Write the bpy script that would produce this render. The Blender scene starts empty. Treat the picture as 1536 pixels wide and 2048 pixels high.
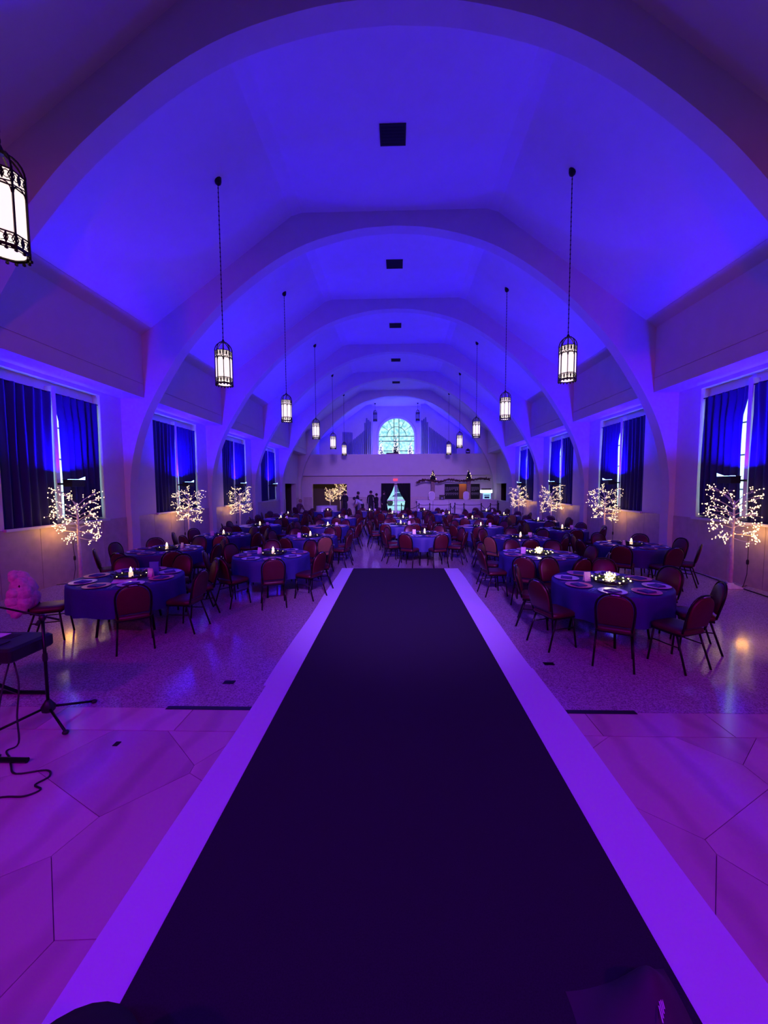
import bpy, math, random
from mathutils import Vector, Matrix
from math import sin, cos, pi, radians

random.seed(7)
SC = bpy.context.scene
COL = SC.collection

# ------------------------------------------------------------------ camera
cam_d = bpy.data.cameras.new('camera')
cam_d.sensor_fit = 'VERTICAL'
cam_d.sensor_height = 36.0
cam_d.lens = 36.0 * 769.0 / 2048.0
cam_d.shift_x = -7.0 / 2048.0
cam_d.clip_start = 0.05
cam_d.clip_end = 400
cam = bpy.data.objects.new('camera', cam_d)
COL.objects.link(cam)
YAW, PITCH, ROLL = radians(1.5), radians(3.8), radians(0.28)
Fv = Vector((-sin(YAW) * cos(PITCH), cos(YAW) * cos(PITCH), -sin(PITCH)))
R0 = Vector((cos(YAW), sin(YAW), 0))
U0 = R0.cross(Fv)
Rv = R0 * cos(ROLL) - U0 * sin(ROLL)
Uv = U0 * cos(ROLL) + R0 * sin(ROLL)
m3 = Matrix((Rv, Uv, -Fv)).transposed()
cam.matrix_world = Matrix.Translation((0.07, 0, 2.1)) @ m3.to_4x4()
SC.camera = cam

# ------------------------------------------------------------------ world (overcast daylight outside) and exposure
w = bpy.data.worlds.new('world')
SC.world = w
w.use_nodes = True
w.node_tree.nodes['Background'].inputs[0].default_value = (0.66, 0.95, 1.0, 1)
w.node_tree.nodes['Background'].inputs[1].default_value = 2.0
SC.view_settings.view_transform = 'Standard'
SC.view_settings.look = 'None'
SC.view_settings.gamma = 1.0
SC.view_settings.exposure = 0.0
SC.view_settings.use_curve_mapping = False
SC.cycles.max_bounces = 6
SC.cycles.diffuse_bounces = 3
SC.cycles.glossy_bounces = 2
SC.cycles.use_adaptive_sampling = True
SC.cycles.adaptive_threshold = 0.15
SC.cycles.adaptive_min_samples = 20
SC.cycles.transparent_max_bounces = 6
SC.cycles.sample_clamp_indirect = 6.0
SC.cycles.caustics_reflective = False
SC.cycles.caustics_refractive = False


def lamp(name, kind, loc, energy, color, size=0.2, target=None, spot=None, blend=0.5, spread=None, parent=None):
    d = bpy.data.lights.new(name, kind)
    d.energy = energy
    d.color = color
    if kind == 'AREA':
        d.shape = 'DISK'
        d.size = size
        if spread:
            d.spread = spread
    else:
        d.shadow_soft_size = size
    if kind == 'SPOT':
        d.spot_size = spot
        d.spot_blend = blend
    o = bpy.data.objects.new(name, d)
    COL.objects.link(o)
    o.location = loc
    if target is not None:
        o.rotation_euler = (Vector(target) - Vector(loc)).to_track_quat('-Z', 'Y').to_euler()
    if parent:
        o.parent = parent
    return o


# stage wash lamps behind the photographer (colour-changing stage pars)
BLUE = (0.014, 0.0, 1.0)
for sx in (-1, 1):
    lamp('stage_par_magenta', 'SPOT', (sx * 4.6, -1.6, 4.6), 350, (0.85, 0.0, 0.75), 0.15, (sx * 2.6, 4.0, 0), radians(95), 0.8)
    lamp('stage_par_violet', 'SPOT', (sx * 1.2, -2.0, 5.2), 460, (0.13, 0.0, 1.0), 0.15, (sx * 0.5, 3.2, 0), radians(80), 0.9)
    lamp('stage_par_red', 'SPOT', (sx * 1.6, -1.8, 3.2), 420, (1.0, 0.0, 0.36), 0.15, (sx * 6.6, 13, 2.6), radians(62), 1.0)


# narrow lavender front-of-house spot reaching the far half of the hall and the gallery front
lamp('stage_spot_lavender', 'SPOT', (0.6, -2.4, 5.6), 16500, (0.43, 0.19, 1.0), 0.9, (0, 27, 0.8), radians(33), 0.9)
lamp('stage_spot_runner', 'SPOT', (0.4, -2.4, 5.6), 6500, (0.38, 0.12, 1.0), 0.3, (0.1, 9.5, 0), radians(36), 1.0)


# ------------------------------------------------------------------ materials
MATS = {}


def mat(name, col, rough=0.6, metal=0.0, emit=None, estr=0.0, noise=None, bump=0.0, spec=None, sheen=0.0, sampling=True):
    if name in MATS:
        return MATS[name]
    m = bpy.data.materials.new(name)
    m.use_nodes = True
    nt = m.node_tree
    b = nt.nodes['Principled BSDF']
    b.inputs['Base Color'].default_value = (*col, 1)
    b.inputs['Roughness'].default_value = rough
    b.inputs['Metallic'].default_value = metal
    if spec is not None:
        b.inputs['Specular IOR Level'].default_value = spec
    if sheen:
        b.inputs['Sheen Weight'].default_value = sheen
    if emit:
        b.inputs['Emission Color'].default_value = (*emit, 1)
        b.inputs['Emission Strength'].default_value = estr
    if noise or bump:
        tc = nt.nodes.new('ShaderNodeTexCoord')
        n = nt.nodes.new('ShaderNodeTexNoise')
        n.inputs['Scale'].default_value = noise[0] if noise else 40
        n.inputs['Detail'].default_value = 4
        nt.links.new(tc.outputs['Object'], n.inputs['Vector'])
        if noise:
            r = nt.nodes.new('ShaderNodeValToRGB')
            k = noise[1]
            r.color_ramp.elements[0].color = (*[c * (1 - k) for c in col], 1)
            r.color_ramp.elements[1].color = (*[min(1, c * (1 + k)) for c in col], 1)
            r.color_ramp.elements[0].position = 0.3
            r.color_ramp.elements[1].position = 0.7
            nt.links.new(n.outputs['Fac'], r.inputs['Fac'])
            nt.links.new(r.outputs['Color'], b.inputs['Base Color'])
        if bump:
            bp = nt.nodes.new('ShaderNodeBump')
            bp.inputs['Strength'].default_value = bump
            bp.inputs['Distance'].default_value = 0.02
            nt.links.new(n.outputs['Fac'], bp.inputs['Height'])
            nt.links.new(bp.outputs['Normal'], b.inputs['Normal'])
    if not sampling:
        m.cycles.emission_sampling = 'NONE'
    MATS[name] = m
    return m


def mat_terrazzo():
    m = mat('terrazzo', (0.5, 0.4, 0.42), 0.17)
    nt = m.node_tree
    b = nt.nodes['Principled BSDF']
    tc = nt.nodes.new('ShaderNodeTexCoord')
    v = nt.nodes.new('ShaderNodeTexVoronoi')
    v.inputs['Scale'].default_value = 90
    nt.links.new(tc.outputs['Object'], v.inputs['Vector'])
    r = nt.nodes.new('ShaderNodeValToRGB')
    r.color_ramp.interpolation = 'LINEAR'
    e = r.color_ramp.elements
    e[0].position = 0.0
    e[0].color = (0.24, 0.17, 0.22, 1)
    e[1].position = 1.0
    e[1].color = (0.56, 0.45, 0.54, 1)
    x = e.new(0.45)
    x.color = (0.40, 0.31, 0.38, 1)
    sp = nt.nodes.new('ShaderNodeSeparateColor')
    nt.links.new(v.outputs['Color'], sp.inputs[0])
    nt.links.new(sp.outputs[0], r.inputs['Fac'])
    nt.links.new(r.outputs['Color'], b.inputs['Base Color'])
    n = nt.nodes.new('ShaderNodeTexNoise')
    n.inputs['Scale'].default_value = 1.3
    nt.links.new(tc.outputs['Object'], n.inputs['Vector'])
    mr = nt.nodes.new('ShaderNodeMapRange')
    mr.inputs['To Min'].default_value = 0.08
    mr.inputs['To Max'].default_value = 0.15
    nt.links.new(n.outputs['Fac'], mr.inputs['Value'])
    nt.links.new(mr.outputs['Result'], b.inputs['Roughness'])
    return m


def mat_marble():
    m = mat('marble', (0.62, 0.5, 0.48), 0.14)
    nt = m.node_tree
    b = nt.nodes['Principled BSDF']
    tc = nt.nodes.new('ShaderNodeTexCoord')
    oi = nt.nodes.new('ShaderNodeObjectInfo')
    ad = nt.nodes.new('ShaderNodeVectorMath')
    ad.operation = 'MULTIPLY_ADD'
    nt.links.new(oi.outputs['Random'], ad.inputs[0])
    ad.inputs[1].default_value = (37, 19, 23)
    nt.links.new(tc.outputs['Object'], ad.inputs[2])
    wv = nt.nodes.new('ShaderNodeTexWave')
    wv.inputs['Scale'].default_value = 0.7
    wv.inputs['Distortion'].default_value = 5
    wv.inputs['Detail'].default_value = 4
    wv.inputs['Detail Scale'].default_value = 1.4
    nt.links.new(ad.outputs[0], wv.inputs['Vector'])
    r = nt.nodes.new('ShaderNodeValToRGB')
    e = r.color_ramp.elements
    e[0].position = 0.0
    e[0].color = (0.56, 0.43, 0.41, 1)
    e[1].position = 0.35
    e[1].color = (0.66, 0.53, 0.50, 1)
    nt.links.new(wv.outputs['Fac'], r.inputs['Fac'])
    hv = nt.nodes.new('ShaderNodeHueSaturation')
    mr = nt.nodes.new('ShaderNodeMapRange')
    mr.inputs['To Min'].default_value = 0.86
    mr.inputs['To Max'].default_value = 1.08
    nt.links.new(oi.outputs['Random'], mr.inputs['Value'])
    nt.links.new(mr.outputs['Result'], hv.inputs['Value'])
    nt.links.new(r.outputs['Color'], hv.inputs['Color'])
    nt.links.new(hv.outputs['Color'], b.inputs['Base Color'])
    return m


def mat_glass(name, tint, trans=0.6, pattern=False):
    m = bpy.data.materials.new(name)
    m.use_nodes = True
    nt = m.node_tree
    nt.nodes.clear()
    out = nt.nodes.new('ShaderNodeOutputMaterial')
    tr = nt.nodes.new('ShaderNodeBsdfTransparent')
    tl = nt.nodes.new('ShaderNodeBsdfTranslucent')
    gl = nt.nodes.new('ShaderNodeBsdfGlossy')
    gl.inputs['Roughness'].default_value = 0.1
    tr.inputs[0].default_value = (*tint, 1)
    tl.inputs[0].default_value = (*tint, 1)
    mx = nt.nodes.new('ShaderNodeMixShader')
    mx.inputs[0].default_value = trans
    nt.links.new(tl.outputs[0], mx.inputs[1])
    nt.links.new(tr.outputs[0], mx.inputs[2])
    m2 = nt.nodes.new('ShaderNodeMixShader')
    m2.inputs[0].default_value = 0.05
    nt.links.new(mx.outputs[0], m2.inputs[1])
    nt.links.new(gl.outputs[0], m2.inputs[2])
    nt.links.new(m2.outputs[0], out.inputs[0])
    if pattern:
        tc = nt.nodes.new('ShaderNodeTexCoord')
        n = nt.nodes.new('ShaderNodeTexNoise')
        n.inputs['Scale'].default_value = 4.0
        n.inputs['Detail'].default_value = 6
        nt.links.new(tc.outputs['Object'], n.inputs['Vector'])
        r = nt.nodes.new('ShaderNodeValToRGB')
        r.color_ramp.elements[0].position = 0.38
        r.color_ramp.elements[0].color = (0.22, 0.46, 0.50, 1)
        r.color_ramp.elements[1].position = 0.6
        r.color_ramp.elements[1].color = (*tint, 1)
        nt.links.new(n.outputs['Fac'], r.inputs['Fac'])
        nt.links.new(r.outputs['Color'], tr.inputs[0])
        nt.links.new(r.outputs['Color'], tl.inputs[0])
    MATS[name] = m
    return m


mat('ceiling_paint', (0.80, 0.78, 0.78), 0.8, noise=(3, 0.02))
mat('plaster', (0.72, 0.68, 0.66), 0.75, noise=(2.5, 0.03), bump=0.03)
mat('wainscot_stone', (0.55, 0.46, 0.42), 0.38, noise=(6, 0.10))
mat('white_wood', (0.74, 0.74, 0.74), 0.45)
mat('curtain_navy', (0.012, 0.014, 0.10), 0.75, sheen=0.15)
mat('black_metal', (0.012, 0.012, 0.014), 0.35, 0.6)
mat('black_plastic', (0.012, 0.012, 0.013), 0.42)
mat('black_matte', (0.010, 0.010, 0.012), 0.8)
mat('bronze', (0.02, 0.014, 0.012), 0.4, 0.6)
mat('chrome', (0.6, 0.6, 0.62), 0.22, 1.0)
mat('lantern_glass', (0.8, 0.78, 0.74), 0.5, emit=(1.0, 0.85, 0.74), estr=1.12)
mat('dark_lantern_glass', (0.45, 0.45, 0.6), 0.25)
mat('runner_white', (0.70, 0.70, 0.92), 0.7, bump=0.05)
mat('carpet_black', (0.015, 0.011, 0.024), 0.95, noise=(160, 0.3))
mat('burgundy_vinyl', (0.065, 0.004, 0.009), 0.42, noise=(30, 0.08))
mat('tan_vinyl', (0.22, 0.11, 0.045), 0.45, noise=(30, 0.08))
mat('chair_frame', (0.02, 0.016, 0.016), 0.28, 0.7)
mat('cloth_navy', (0.022, 0.022, 0.17), 0.62, noise=(8, 0.08))
mat('cloth_white', (0.7, 0.7, 0.75), 0.7)
mat('silver_charger', (0.72, 0.72, 0.78), 0.32, 0.35)
mat('rose_charger', (0.80, 0.40, 0.30), 0.34, 0.45)
mat('napkin_navy', (0.05, 0.05, 0.22), 0.7)
mat('menu_paper', (0.78, 0.76, 0.78), 0.6)
mat('blue_card', (0.08, 0.07, 0.5), 0.5)
mat('steel', (0.75, 0.75, 0.78), 0.2, 1.0)
mat('bulb_warm', (1, 0.8, 0.5), 0.4, emit=(1.0, 0.68, 0.34), estr=3.2, sampling=False)
mat('bulb_yellow', (1, 0.85, 0.4), 0.4, emit=(1.0, 0.78, 0.28), estr=7.0, sampling=False)
mat('bulb_white', (1, 1, 1), 0.4, emit=(1.0, 0.85, 1.0), estr=4.0, sampling=False)
mat('wax', (0.85, 0.78, 0.6), 0.5, emit=(1.0, 0.72, 0.35), estr=0.9, sampling=False)
mat('flame', (1, 0.8, 0.4), 0.5, emit=(1.0, 0.74, 0.34), estr=12.0, sampling=False)
mat('greenery', (0.02, 0.045, 0.02), 0.7, noise=(60, 0.4))
mat('flocked', (0.34, 0.34, 0.42), 0.8, noise=(40, 0.3))
mat('dark_fir', (0.03, 0.05, 0.04), 0.8, noise=(40, 0.3))
mat('tree_white', (0.72, 0.68, 0.70), 0.6, noise=(20, 0.12))
mat('lens_blue', (0.4, 0.5, 1), 0.3, emit=(0.25, 0.5, 1.0), estr=6.0, sampling=False)
mat('exit_red', (0.6, 0.02, 0.05), 0.5, emit=(1.0, 0.05, 0.12), estr=2.2)
mat('exit_face', (0.5, 0.08, 0.12), 0.5, emit=(1.0, 0.10, 0.2), estr=0.35)
mat('pipe_metal', (0.42, 0.40, 0.46), 0.35, 0.85)
mat('dark_wood', (0.06, 0.03, 0.022), 0.5, noise=(12, 0.3))
mat('oak', (0.30, 0.17, 0.09), 0.5, noise=(12, 0.25))
mat('bark_post', (0.34, 0.25, 0.19), 0.7, noise=(14, 0.3))
mat('rust_wall', (0.42, 0.13, 0.05), 0.7, emit=None)
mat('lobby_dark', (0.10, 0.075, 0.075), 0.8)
mat('counter_white', (0.70, 0.68, 0.70), 0.4)
mat('case_light', (0.9, 0.95, 1), 0.4, emit=(0.8, 0.96, 1.0), estr=2.4)
mat('case_glass', (0.4, 0.75, 0.8), 0.2, emit=(0.35, 0.78, 0.85), estr=0.8)
mat('red_dress', (0.10, 0.03, 0.05), 0.7)
mat('skin', (0.45, 0.27, 0.2), 0.55)
mat('dark_clothes', (0.014, 0.013, 0.018), 0.8)
mat('white_shirt', (0.6, 0.6, 0.64), 0.8)
mat('hair_dark', (0.015, 0.01, 0.009), 0.6)
mat('fur_pink', (0.66, 0.42, 0.50), 0.95, noise=(25, 0.18), bump=0.9, sheen=0.5)
mat('cord_black', (0.012, 0.012, 0.012), 0.5)
mat('plum_cloth', (0.05, 0.012, 0.05), 0.7)
mat('asphalt', (0.55, 0.6, 0.62), 0.9)
mat('car_white', (0.75, 0.78, 0.8), 0.3)
mat('car_glass', (0.03, 0.07, 0.14), 0.1)
mat('house_pale', (0.62, 0.74, 0.78), 0.8)
mat('grout', (0.30, 0.22, 0.21), 0.8)
mat('vent_black', (0.006, 0.006, 0.008), 0.7)
mat_terrazzo()
mat_marble()
mat_glass('window_glass', (0.80, 0.97, 1.0), 0.75)
mat_glass('gallery_glass', (0.62, 0.70, 0.70), 0.55, True)
mat_glass('jar_glass', (0.95, 0.95, 0.95), 0.95)
mat_glass('door_glass', (0.72, 0.95, 1.0), 0.92)


# ------------------------------------------------------------------ mesh helpers
class MB:
    def __init__(s):
        s.v = []
        s.f = []

    def add(s, vs, fs):
        o = len(s.v)
        s.v += [tuple(p) for p in vs]
        s.f += [tuple(i + o for i in f) for f in fs]
        return s

    def box(s, x0, x1, y0, y1, z0, z1):
        return s.add([(x0, y0, z0), (x1, y0, z0), (x1, y1, z0), (x0, y1, z0), (x0, y0, z1), (x1, y0, z1), (x1, y1, z1), (x0, y1, z1)],
                     [(0, 3, 2, 1), (4, 5, 6, 7), (0, 1, 5, 4), (1, 2, 6, 5), (2, 3, 7, 6), (3, 0, 4, 7)])

    def bar(s, p, q, wx, wy=None, up=(0, 0, 1)):
        p, q = Vector(p), Vector(q)
        wy = wy or wx
        d = (q - p).normalized()
        u = Vector(up)
        if abs(d.dot(u)) > 0.98:
            u = Vector((0, 1, 0))
        a = d.cross(u).normalized() * wx / 2
        b = a.normalized().cross(d) * wy / 2
        vs = [p - a - b, p + a - b, p + a + b, p - a + b, q - a - b, q + a - b, q + a + b, q - a + b]
        return s.add(vs, [(0, 3, 2, 1), (4, 5, 6, 7), (0, 1, 5, 4), (1, 2, 6, 5), (2, 3, 7, 6), (3, 0, 4, 7)])

    def tube(s, pts, r, n=6, closed=False):
        pts = [Vector(p) for p in pts]
        rs = r if isinstance(r, (list, tuple)) else [r] * len(pts)
        N = len(pts)
        vs, fs = [], []
        prev = None
        for i, p in enumerate(pts):
            if closed:
                d = (pts[(i + 1) % N] - pts[i - 1]).normalized()
            else:
                d = (pts[min(i + 1, N - 1)] - pts[max(i - 1, 0)]).normalized()
            if prev is None:
                u = Vector((0, 0, 1)) if abs(d.z) < 0.9 else Vector((1, 0, 0))
                a = d.cross(u).normalized()
            else:
                a = (prev - d * prev.dot(d))
                a = a.normalized() if a.length > 1e-6 else d.cross(Vector((0.3, 0.5, 0.8))).normalized()
            prev = a
            b = d.cross(a)
            for k in range(n):
                t = 2 * pi * k / n
                vs.append(p + (a * cos(t) + b * sin(t)) * rs[i])
        M = N if closed else N - 1
        for i in range(M):
            j = (i + 1) % N
            for k in range(n):
                k2 = (k + 1) % n
                fs.append((i * n + k, i * n + k2, j * n + k2, j * n + k))
        if not closed:
            fs.append(tuple(range(n - 1, -1, -1)))
            fs.append(tuple((N - 1) * n + k for k in range(n)))
        return s.add(vs, fs)

    def lathe(s, prof, n=16, c=(0, 0, 0), cap=True, a0=0.0):
        vs, fs = [], []
        for (r, z) in prof:
            for k in range(n):
                t = a0 + 2 * pi * k / n
                vs.append((c[0] + r * cos(t), c[1] + r * sin(t), c[2] + z))
        for i in range(len(prof) - 1):
            for k in range(n):
                k2 = (k + 1) % n
                fs.append((i * n + k, i * n + k2, (i + 1) * n + k2, (i + 1) * n + k))
        if cap:
            fs.append(tuple(range(n - 1, -1, -1)))
            fs.append(tuple((len(prof) - 1) * n + k for k in range(n)))
        return s.add(vs, fs)

    def rings(s, rings, cap=True):
        n = len(rings[0])
        vs = [p for r in rings for p in r]
        fs = []
        for i in range(len(rings) - 1):
            for k in range(n):
                k2 = (k + 1) % n
                fs.append((i * n + k, i * n + k2, (i + 1) * n + k2, (i + 1) * n + k))
        if cap:
            fs.append(tuple(range(n - 1, -1, -1)))
            fs.append(tuple((len(rings) - 1) * n + k for k in range(n)))
        return s.add(vs, fs)

    def blob(s, c, r, sx=1, sy=1, sz=1, n=6, m=4):
        prof = [(max(1e-4, r * sin(pi * i / m)), -r * cos(pi * i / m)) for i in range(m + 1)]
        o = len(s.v)
        s.lathe(prof, n, (0, 0, 0))
        for i in range(o, len(s.v)):
            x, y, z = s.v[i]
            s.v[i] = (c[0] + x * sx, c[1] + y * sy, c[2] + z * sz)
        return s

    def octa(s, c, r):
        x, y, z = c
        return s.add([(x + r, y, z), (x - r, y, z), (x, y + r, z), (x, y - r, z), (x, y, z + r), (x, y, z - r)],
                     [(0, 2, 4), (2, 1, 4), (1, 3, 4), (3, 0, 4), (2, 0, 5), (1, 2, 5), (3, 1, 5), (0, 3, 5)])

    def grid(s, fn, nu, nv):
        vs = [fn(i / nu, j / nv) for j in range(nv + 1) for i in range(nu + 1)]
        fs = [(j * (nu + 1) + i, j * (nu + 1) + i + 1, (j + 1) * (nu + 1) + i + 1, (j + 1) * (nu + 1) + i) for j in range(nv) for i in range(nu)]
        return s.add(vs, fs)

    def mesh(s, name, m, smooth=False):
        me = bpy.data.meshes.new(name)
        me.from_pydata(s.v, [], s.f)
        me.materials.append(MATS[m] if isinstance(m, str) else m)
        if smooth:
            me.polygons.foreach_set('use_smooth', [True] * len(me.polygons))
        me.update()
        return me

    def build(s, name, m, parent=None, smooth=False, loc=None, rz=None):
        return put(name, s.mesh(name, m, smooth), parent, loc, rz)


def put(name, me, parent=None, loc=None, rz=None):
    o = bpy.data.objects.new(name, me)
    COL.objects.link(o)
    if parent is not None:
        o.parent = parent
    if loc is not None:
        o.location = loc
    if rz is not None:
        o.rotation_euler = (0, 0, rz)
    return o


def tag(o, label, cat, group=None):
    o['label'] = label
    o['category'] = cat
    if group:
        o['group'] = group
    return o


def thing(name, label, cat, loc=(0, 0, 0), rz=0.0, group=None):
    return tag(put(name, None, None, loc, rz), label, cat, group)


def struct(o):
    o['kind'] = 'structure'
    return o


def spline(pts, per=6):
    P = [Vector(p) for p in pts]
    P = [P[0] * 2 - P[1]] + P + [P[-1] * 2 - P[-2]]
    out = []
    for i in range(1, len(P) - 2):
        for k in range(per):
            t = k / per
            a, b, c, d = P[i - 1], P[i], P[i + 1], P[i + 2]
            out.append(0.5 * ((2 * b) + (c - a) * t + (2 * a - 5 * b + 4 * c - d) * t * t + (3 * b - a - 3 * c + d) * t ** 3))
    out.append(P[-2])
    return out


# ------------------------------------------------------------------ the hall
BAY = 4.6
RIB0 = 1.1                      # front of the rib behind the picture plane; next ones every BAY
RT = 0.32
YS, YE = -3.0, 34.6             # stage end, gallery end
WX = 7.35                       # window wall
UX = 6.70                       # upper wall face
YB = 29.6                       # lower back wall
ribs_y = [RIB0 + BAY * k for k in range(7)]     # 1.1 5.7 10.3 14.9 19.5 24.1 28.7

# floor: terrazzo with marble in front
fl = struct(MB().box(-WX - 0.4, WX + 0.4, 3.49, YE, -0.15, 0).build('floor', 'terrazzo'))
mf = struct(MB().box(-WX - 0.4, WX + 0.4, YS, 3.489, -0.15, -0.012).build('floor_marble', 'grout'))


def clip(poly, p, n):
    out = []
    for i in range(len(poly)):
        a, b = poly[i], poly[(i + 1) % len(poly)]
        da, db = (a - p).dot(n), (b - p).dot(n)
        if da <= 0:
            out.append(a)
        if (da < 0 < db) or (db < 0 < da):
            out.append(a + (b - a) * (da / (da - db)))
    return out


rs = random.Random(21)
seeds = []
for i in range(-7, 8):
    for j in range(-3, 6):
        x = i * 1.02 + (0.5 if j % 2 else 0) + rs.uniform(-0.30, 0.30)
        y = j * 0.72 + rs.uniform(-0.24, 0.24)
        seeds.append(Vector((x, y)))
slabs = []
for a in seeds:
    if abs(a.x) > 6.6 or a.y < -2.4 or a.y > 3.9:
        continue
    poly = [Vector(p) for p in ((-7.7, -3), (7.7, -3), (7.7, 3.14), (-7.7, 3.14))]
    for b in seeds:
        if b is a:
            continue
        n = (b - a)
        if n.length > 3.2:
            continue
        n.normalize()
        poly = clip(poly, (a + b) / 2 - n * 0.002, n)
        if len(poly) < 3:
            break
    if len(poly) >= 3:
        slabs.append(poly)
x = -6.9
while x < 6.9:                  # straight border course along the terrazzo
    L = rs.uniform(1.0, 1.5)
    slabs.append([Vector(p) for p in ((x, 3.148), (x + L - 0.008, 3.148), (x + L - 0.008, 3.485), (x, 3.485))])
    x += L
for poly in slabs:
    c = sum(poly, Vector((0, 0))) / len(poly)
    dz = rs.uniform(-0.0015, 0.0)
    top = [(p.x - c.x, p.y - c.y, dz) for p in poly]
    bot = [(p.x - c.x, p.y - c.y, -0.012) for p in poly]
    MB().rings([bot, top]).build('slab', 'marble', mf, loc=(c.x, c.y, 0))

# ceiling
cp = [(-6.43, 6.31), (-2.64, 9.04), (-2.36, 9.12), (2.36, 9.12), (2.64, 9.04), (6.43, 6.31)]
up = [(-7.7, 6.31), (-7.7, 9.6), (7.7, 9.6), (7.7, 6.31)]
b = MB()
prof = cp + up[::-1]
b.rings([[(p[0], YS, p[1]) for p in prof], [(p[0], YE, p[1]) for p in prof]])
ceil = struct(b.build('ceiling', 'ceiling_paint'))

# side walls: one mesh each, with wainscot panels as pieces
WIN = [8.3 + BAY * k for k in range(-1, 4)]     # window centres (bay 0 .. 4)
WHW, WZ0, WZ1 = 1.27, 1.32, 4.40
for sx, nm in ((-1, 'left'), (1, 'right')):
    b = MB()

    def bx(x0, x1, y0, y1, z0, z1):
        X = sorted((sx * x0, sx * x1))
        b.box(X[0], X[1], y0, y1, z0, z1)
    opens = [(c - WHW, c + WHW, WZ0, WZ1) for c in WIN]
    opens.append((25.3, 28.0, 0.0, 2.33) if sx < 0 else (26.0, 28.55, 1.06, 2.28))
    y = YS
    for (a, c, z0, z1) in opens:
        bx(WX, WX + 0.35, y, a, 0, 6.31)
        bx(WX, WX + 0.35, a, c, 0, z0) if z0 > 0 else None
        bx(WX, WX + 0.35, a, c, z1, 6.31)
        y = c
    bx(WX, WX + 0.35, y, YE, 0, 6.31)
    # overhanging upper wall: fascia, shadow groove, field, cove
    bx(UX, WX, YS, YE, 4.49, 4.84)
    bx(UX + 0.02, WX, YS, YE, 4.84, 4.86)
    bx(UX, WX, YS, YE, 4.86, 6.13)
    prof = [(sx * UX, 6.13), (sx * 6.43, 6.30), (sx * 6.43, 6.34), (sx * 7.4, 6.34), (sx * 7.4, 6.13)]
    b.rings([[(p[0], YS, p[1]) for p in prof], [(p[0], YE, p[1]) for p in prof]])
    wl = struct(b.build('wall_' + nm, 'plaster'))
    # wainscot panels between ribs
    for k in range(7):
        y0 = ribs_y[k] + RT + 0.01 if k < 6 else ribs_y[6] + RT
        y1 = ribs_y[k + 1] - 0.01 if k < 6 else YB
        if k == 6:
            continue
        n = 5
        for i in range(n):
            a, c = y0 + (y1 - y0) * i / n, y0 + (y1 - y0) * (i + 1) / n
            if sx < 0 and c > 25.3 and a < 28.0:
                if a < 25.3:
                    c = 25.28
                elif c > 28.0:
                    a = 28.02
                else:
                    continue
            h = 1.30 if not (sx > 0 and c > 26.0 and a < 28.55) else 1.05
            X = sorted((sx * (WX - 0.02), sx * (WX + 0.01)))
            MB().box(X[0], X[1], a + 0.004, c - 0.004, 0, h).build('wainscot_panel', 'wainscot_stone', wl)

# ribs (curved plaster arches)
SOF = [(7.2, 0), (7.2, 1.1), (7.19, 2.2), (7.0, 3.24), (6.6, 4.24), (5.8, 5.52), (5.2, 6.24), (4.45, 6.98), (3.32, 7.82), (2.25, 8.36), (1.0, 8.68), (0, 8.76)]
half = [(p.x, p.y) for p in spline([(a, c, 0) for a, c in SOF], 4)]
inner = [(-x_, z_) for x_, z_ in half] + [(x_, z_) for x_, z_ in half[::-1][1:]]
outer = []
cpu = [(-7.42, 0), (-7.42, 6.25), (-6.50, 6.34), (-2.66, 9.10), (-2.36, 9.18), (2.36, 9.18), (2.66, 9.10), (6.50, 6.34), (7.42, 6.25), (7.42, 0)]
seg = []
tot = 0
for i in range(len(cpu) - 1):
    L = math.dist(cpu[i], cpu[i + 1])
    seg.append((tot, L, cpu[i], cpu[i + 1]))
    tot += L
il = [0]
for i in range(len(inner) - 1):
    il.append(il[-1] + math.dist(inner[i], inner[i + 1]))


def outat(t):
    d = t * tot
    for s0, L, p, q in seg:
        if d <= s0 + L + 1e-6:
            k = (d - s0) / L
            return (p[0] + (q[0] - p[0]) * k, p[1] + (q[1] - p[1]) * k)
    return cpu[-1]


outer = [outat(t / il[-1]) for t in il]
for i, y in enumerate(ribs_y):
    b = MB()
    n = len(inner)
    vs = [(p[0], y, p[1]) for p in inner] + [(p[0], y, p[1]) for p in outer] + [(p[0], y + RT, p[1]) for p in inner] + [(p[0], y + RT, p[1]) for p in outer]
    fs = []
    for k in range(n - 1):
        fs += [(k, k + 1, n + k + 1, n + k), (2 * n + k + 1, 2 * n + k, 3 * n + k, 3 * n + k + 1), (k + 1, k, 2 * n + k, 2 * n + k + 1), (n + k, n + k + 1, 3 * n + k + 1, 3 * n + k)]
    b.add(vs, fs)
    struct(b.build('arch_rib', 'plaster'))['label'] = 'curved plaster arch rib spanning the vaulted hall'

# stage end wall
struct(MB().box(-7.7, 7.7, YS - 0.2, YS, 0, 9.6).build('wall_stage', 'plaster'))

# lower back wall with openings, and the gallery
b = MB()
bops = [(-6.5, -3.83, 0.0, 2.31), (-1.09, 0.97, 0.0, 2.29), (3.68, 6.38, 1.10, 2.27)]
x = -WX
for (a, c, z0, z1) in bops:
    b.box(x, a, YB, YB + 0.25, 0, 2.95)
    if z0 > 0:
        b.box(a, c, YB, YB + 0.25, 0, z0)
    b.box(a, c, YB, YB + 0.25, z1, 2.95)
    x = c
b.box(x, WX, YB, YB + 0.25, 0, 2.95)
wb = struct(b.build('wall_back', 'plaster'))
for (a, c) in ((-7.2, -6.55), (-3.78, -2.45), (-2.44, -1.14), (1.02, 2.3), (2.31, 3.62)):
    MB().box(a, c, YB - 0.02, YB + 0.01, 0, 1.30).build('wainscot_panel', 'wainscot_stone', wb)
struct(MB().box(-WX, WX, YB - 0.36, YE, 2.95, 3.1).build('floor_gallery', 'plaster'))
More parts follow.
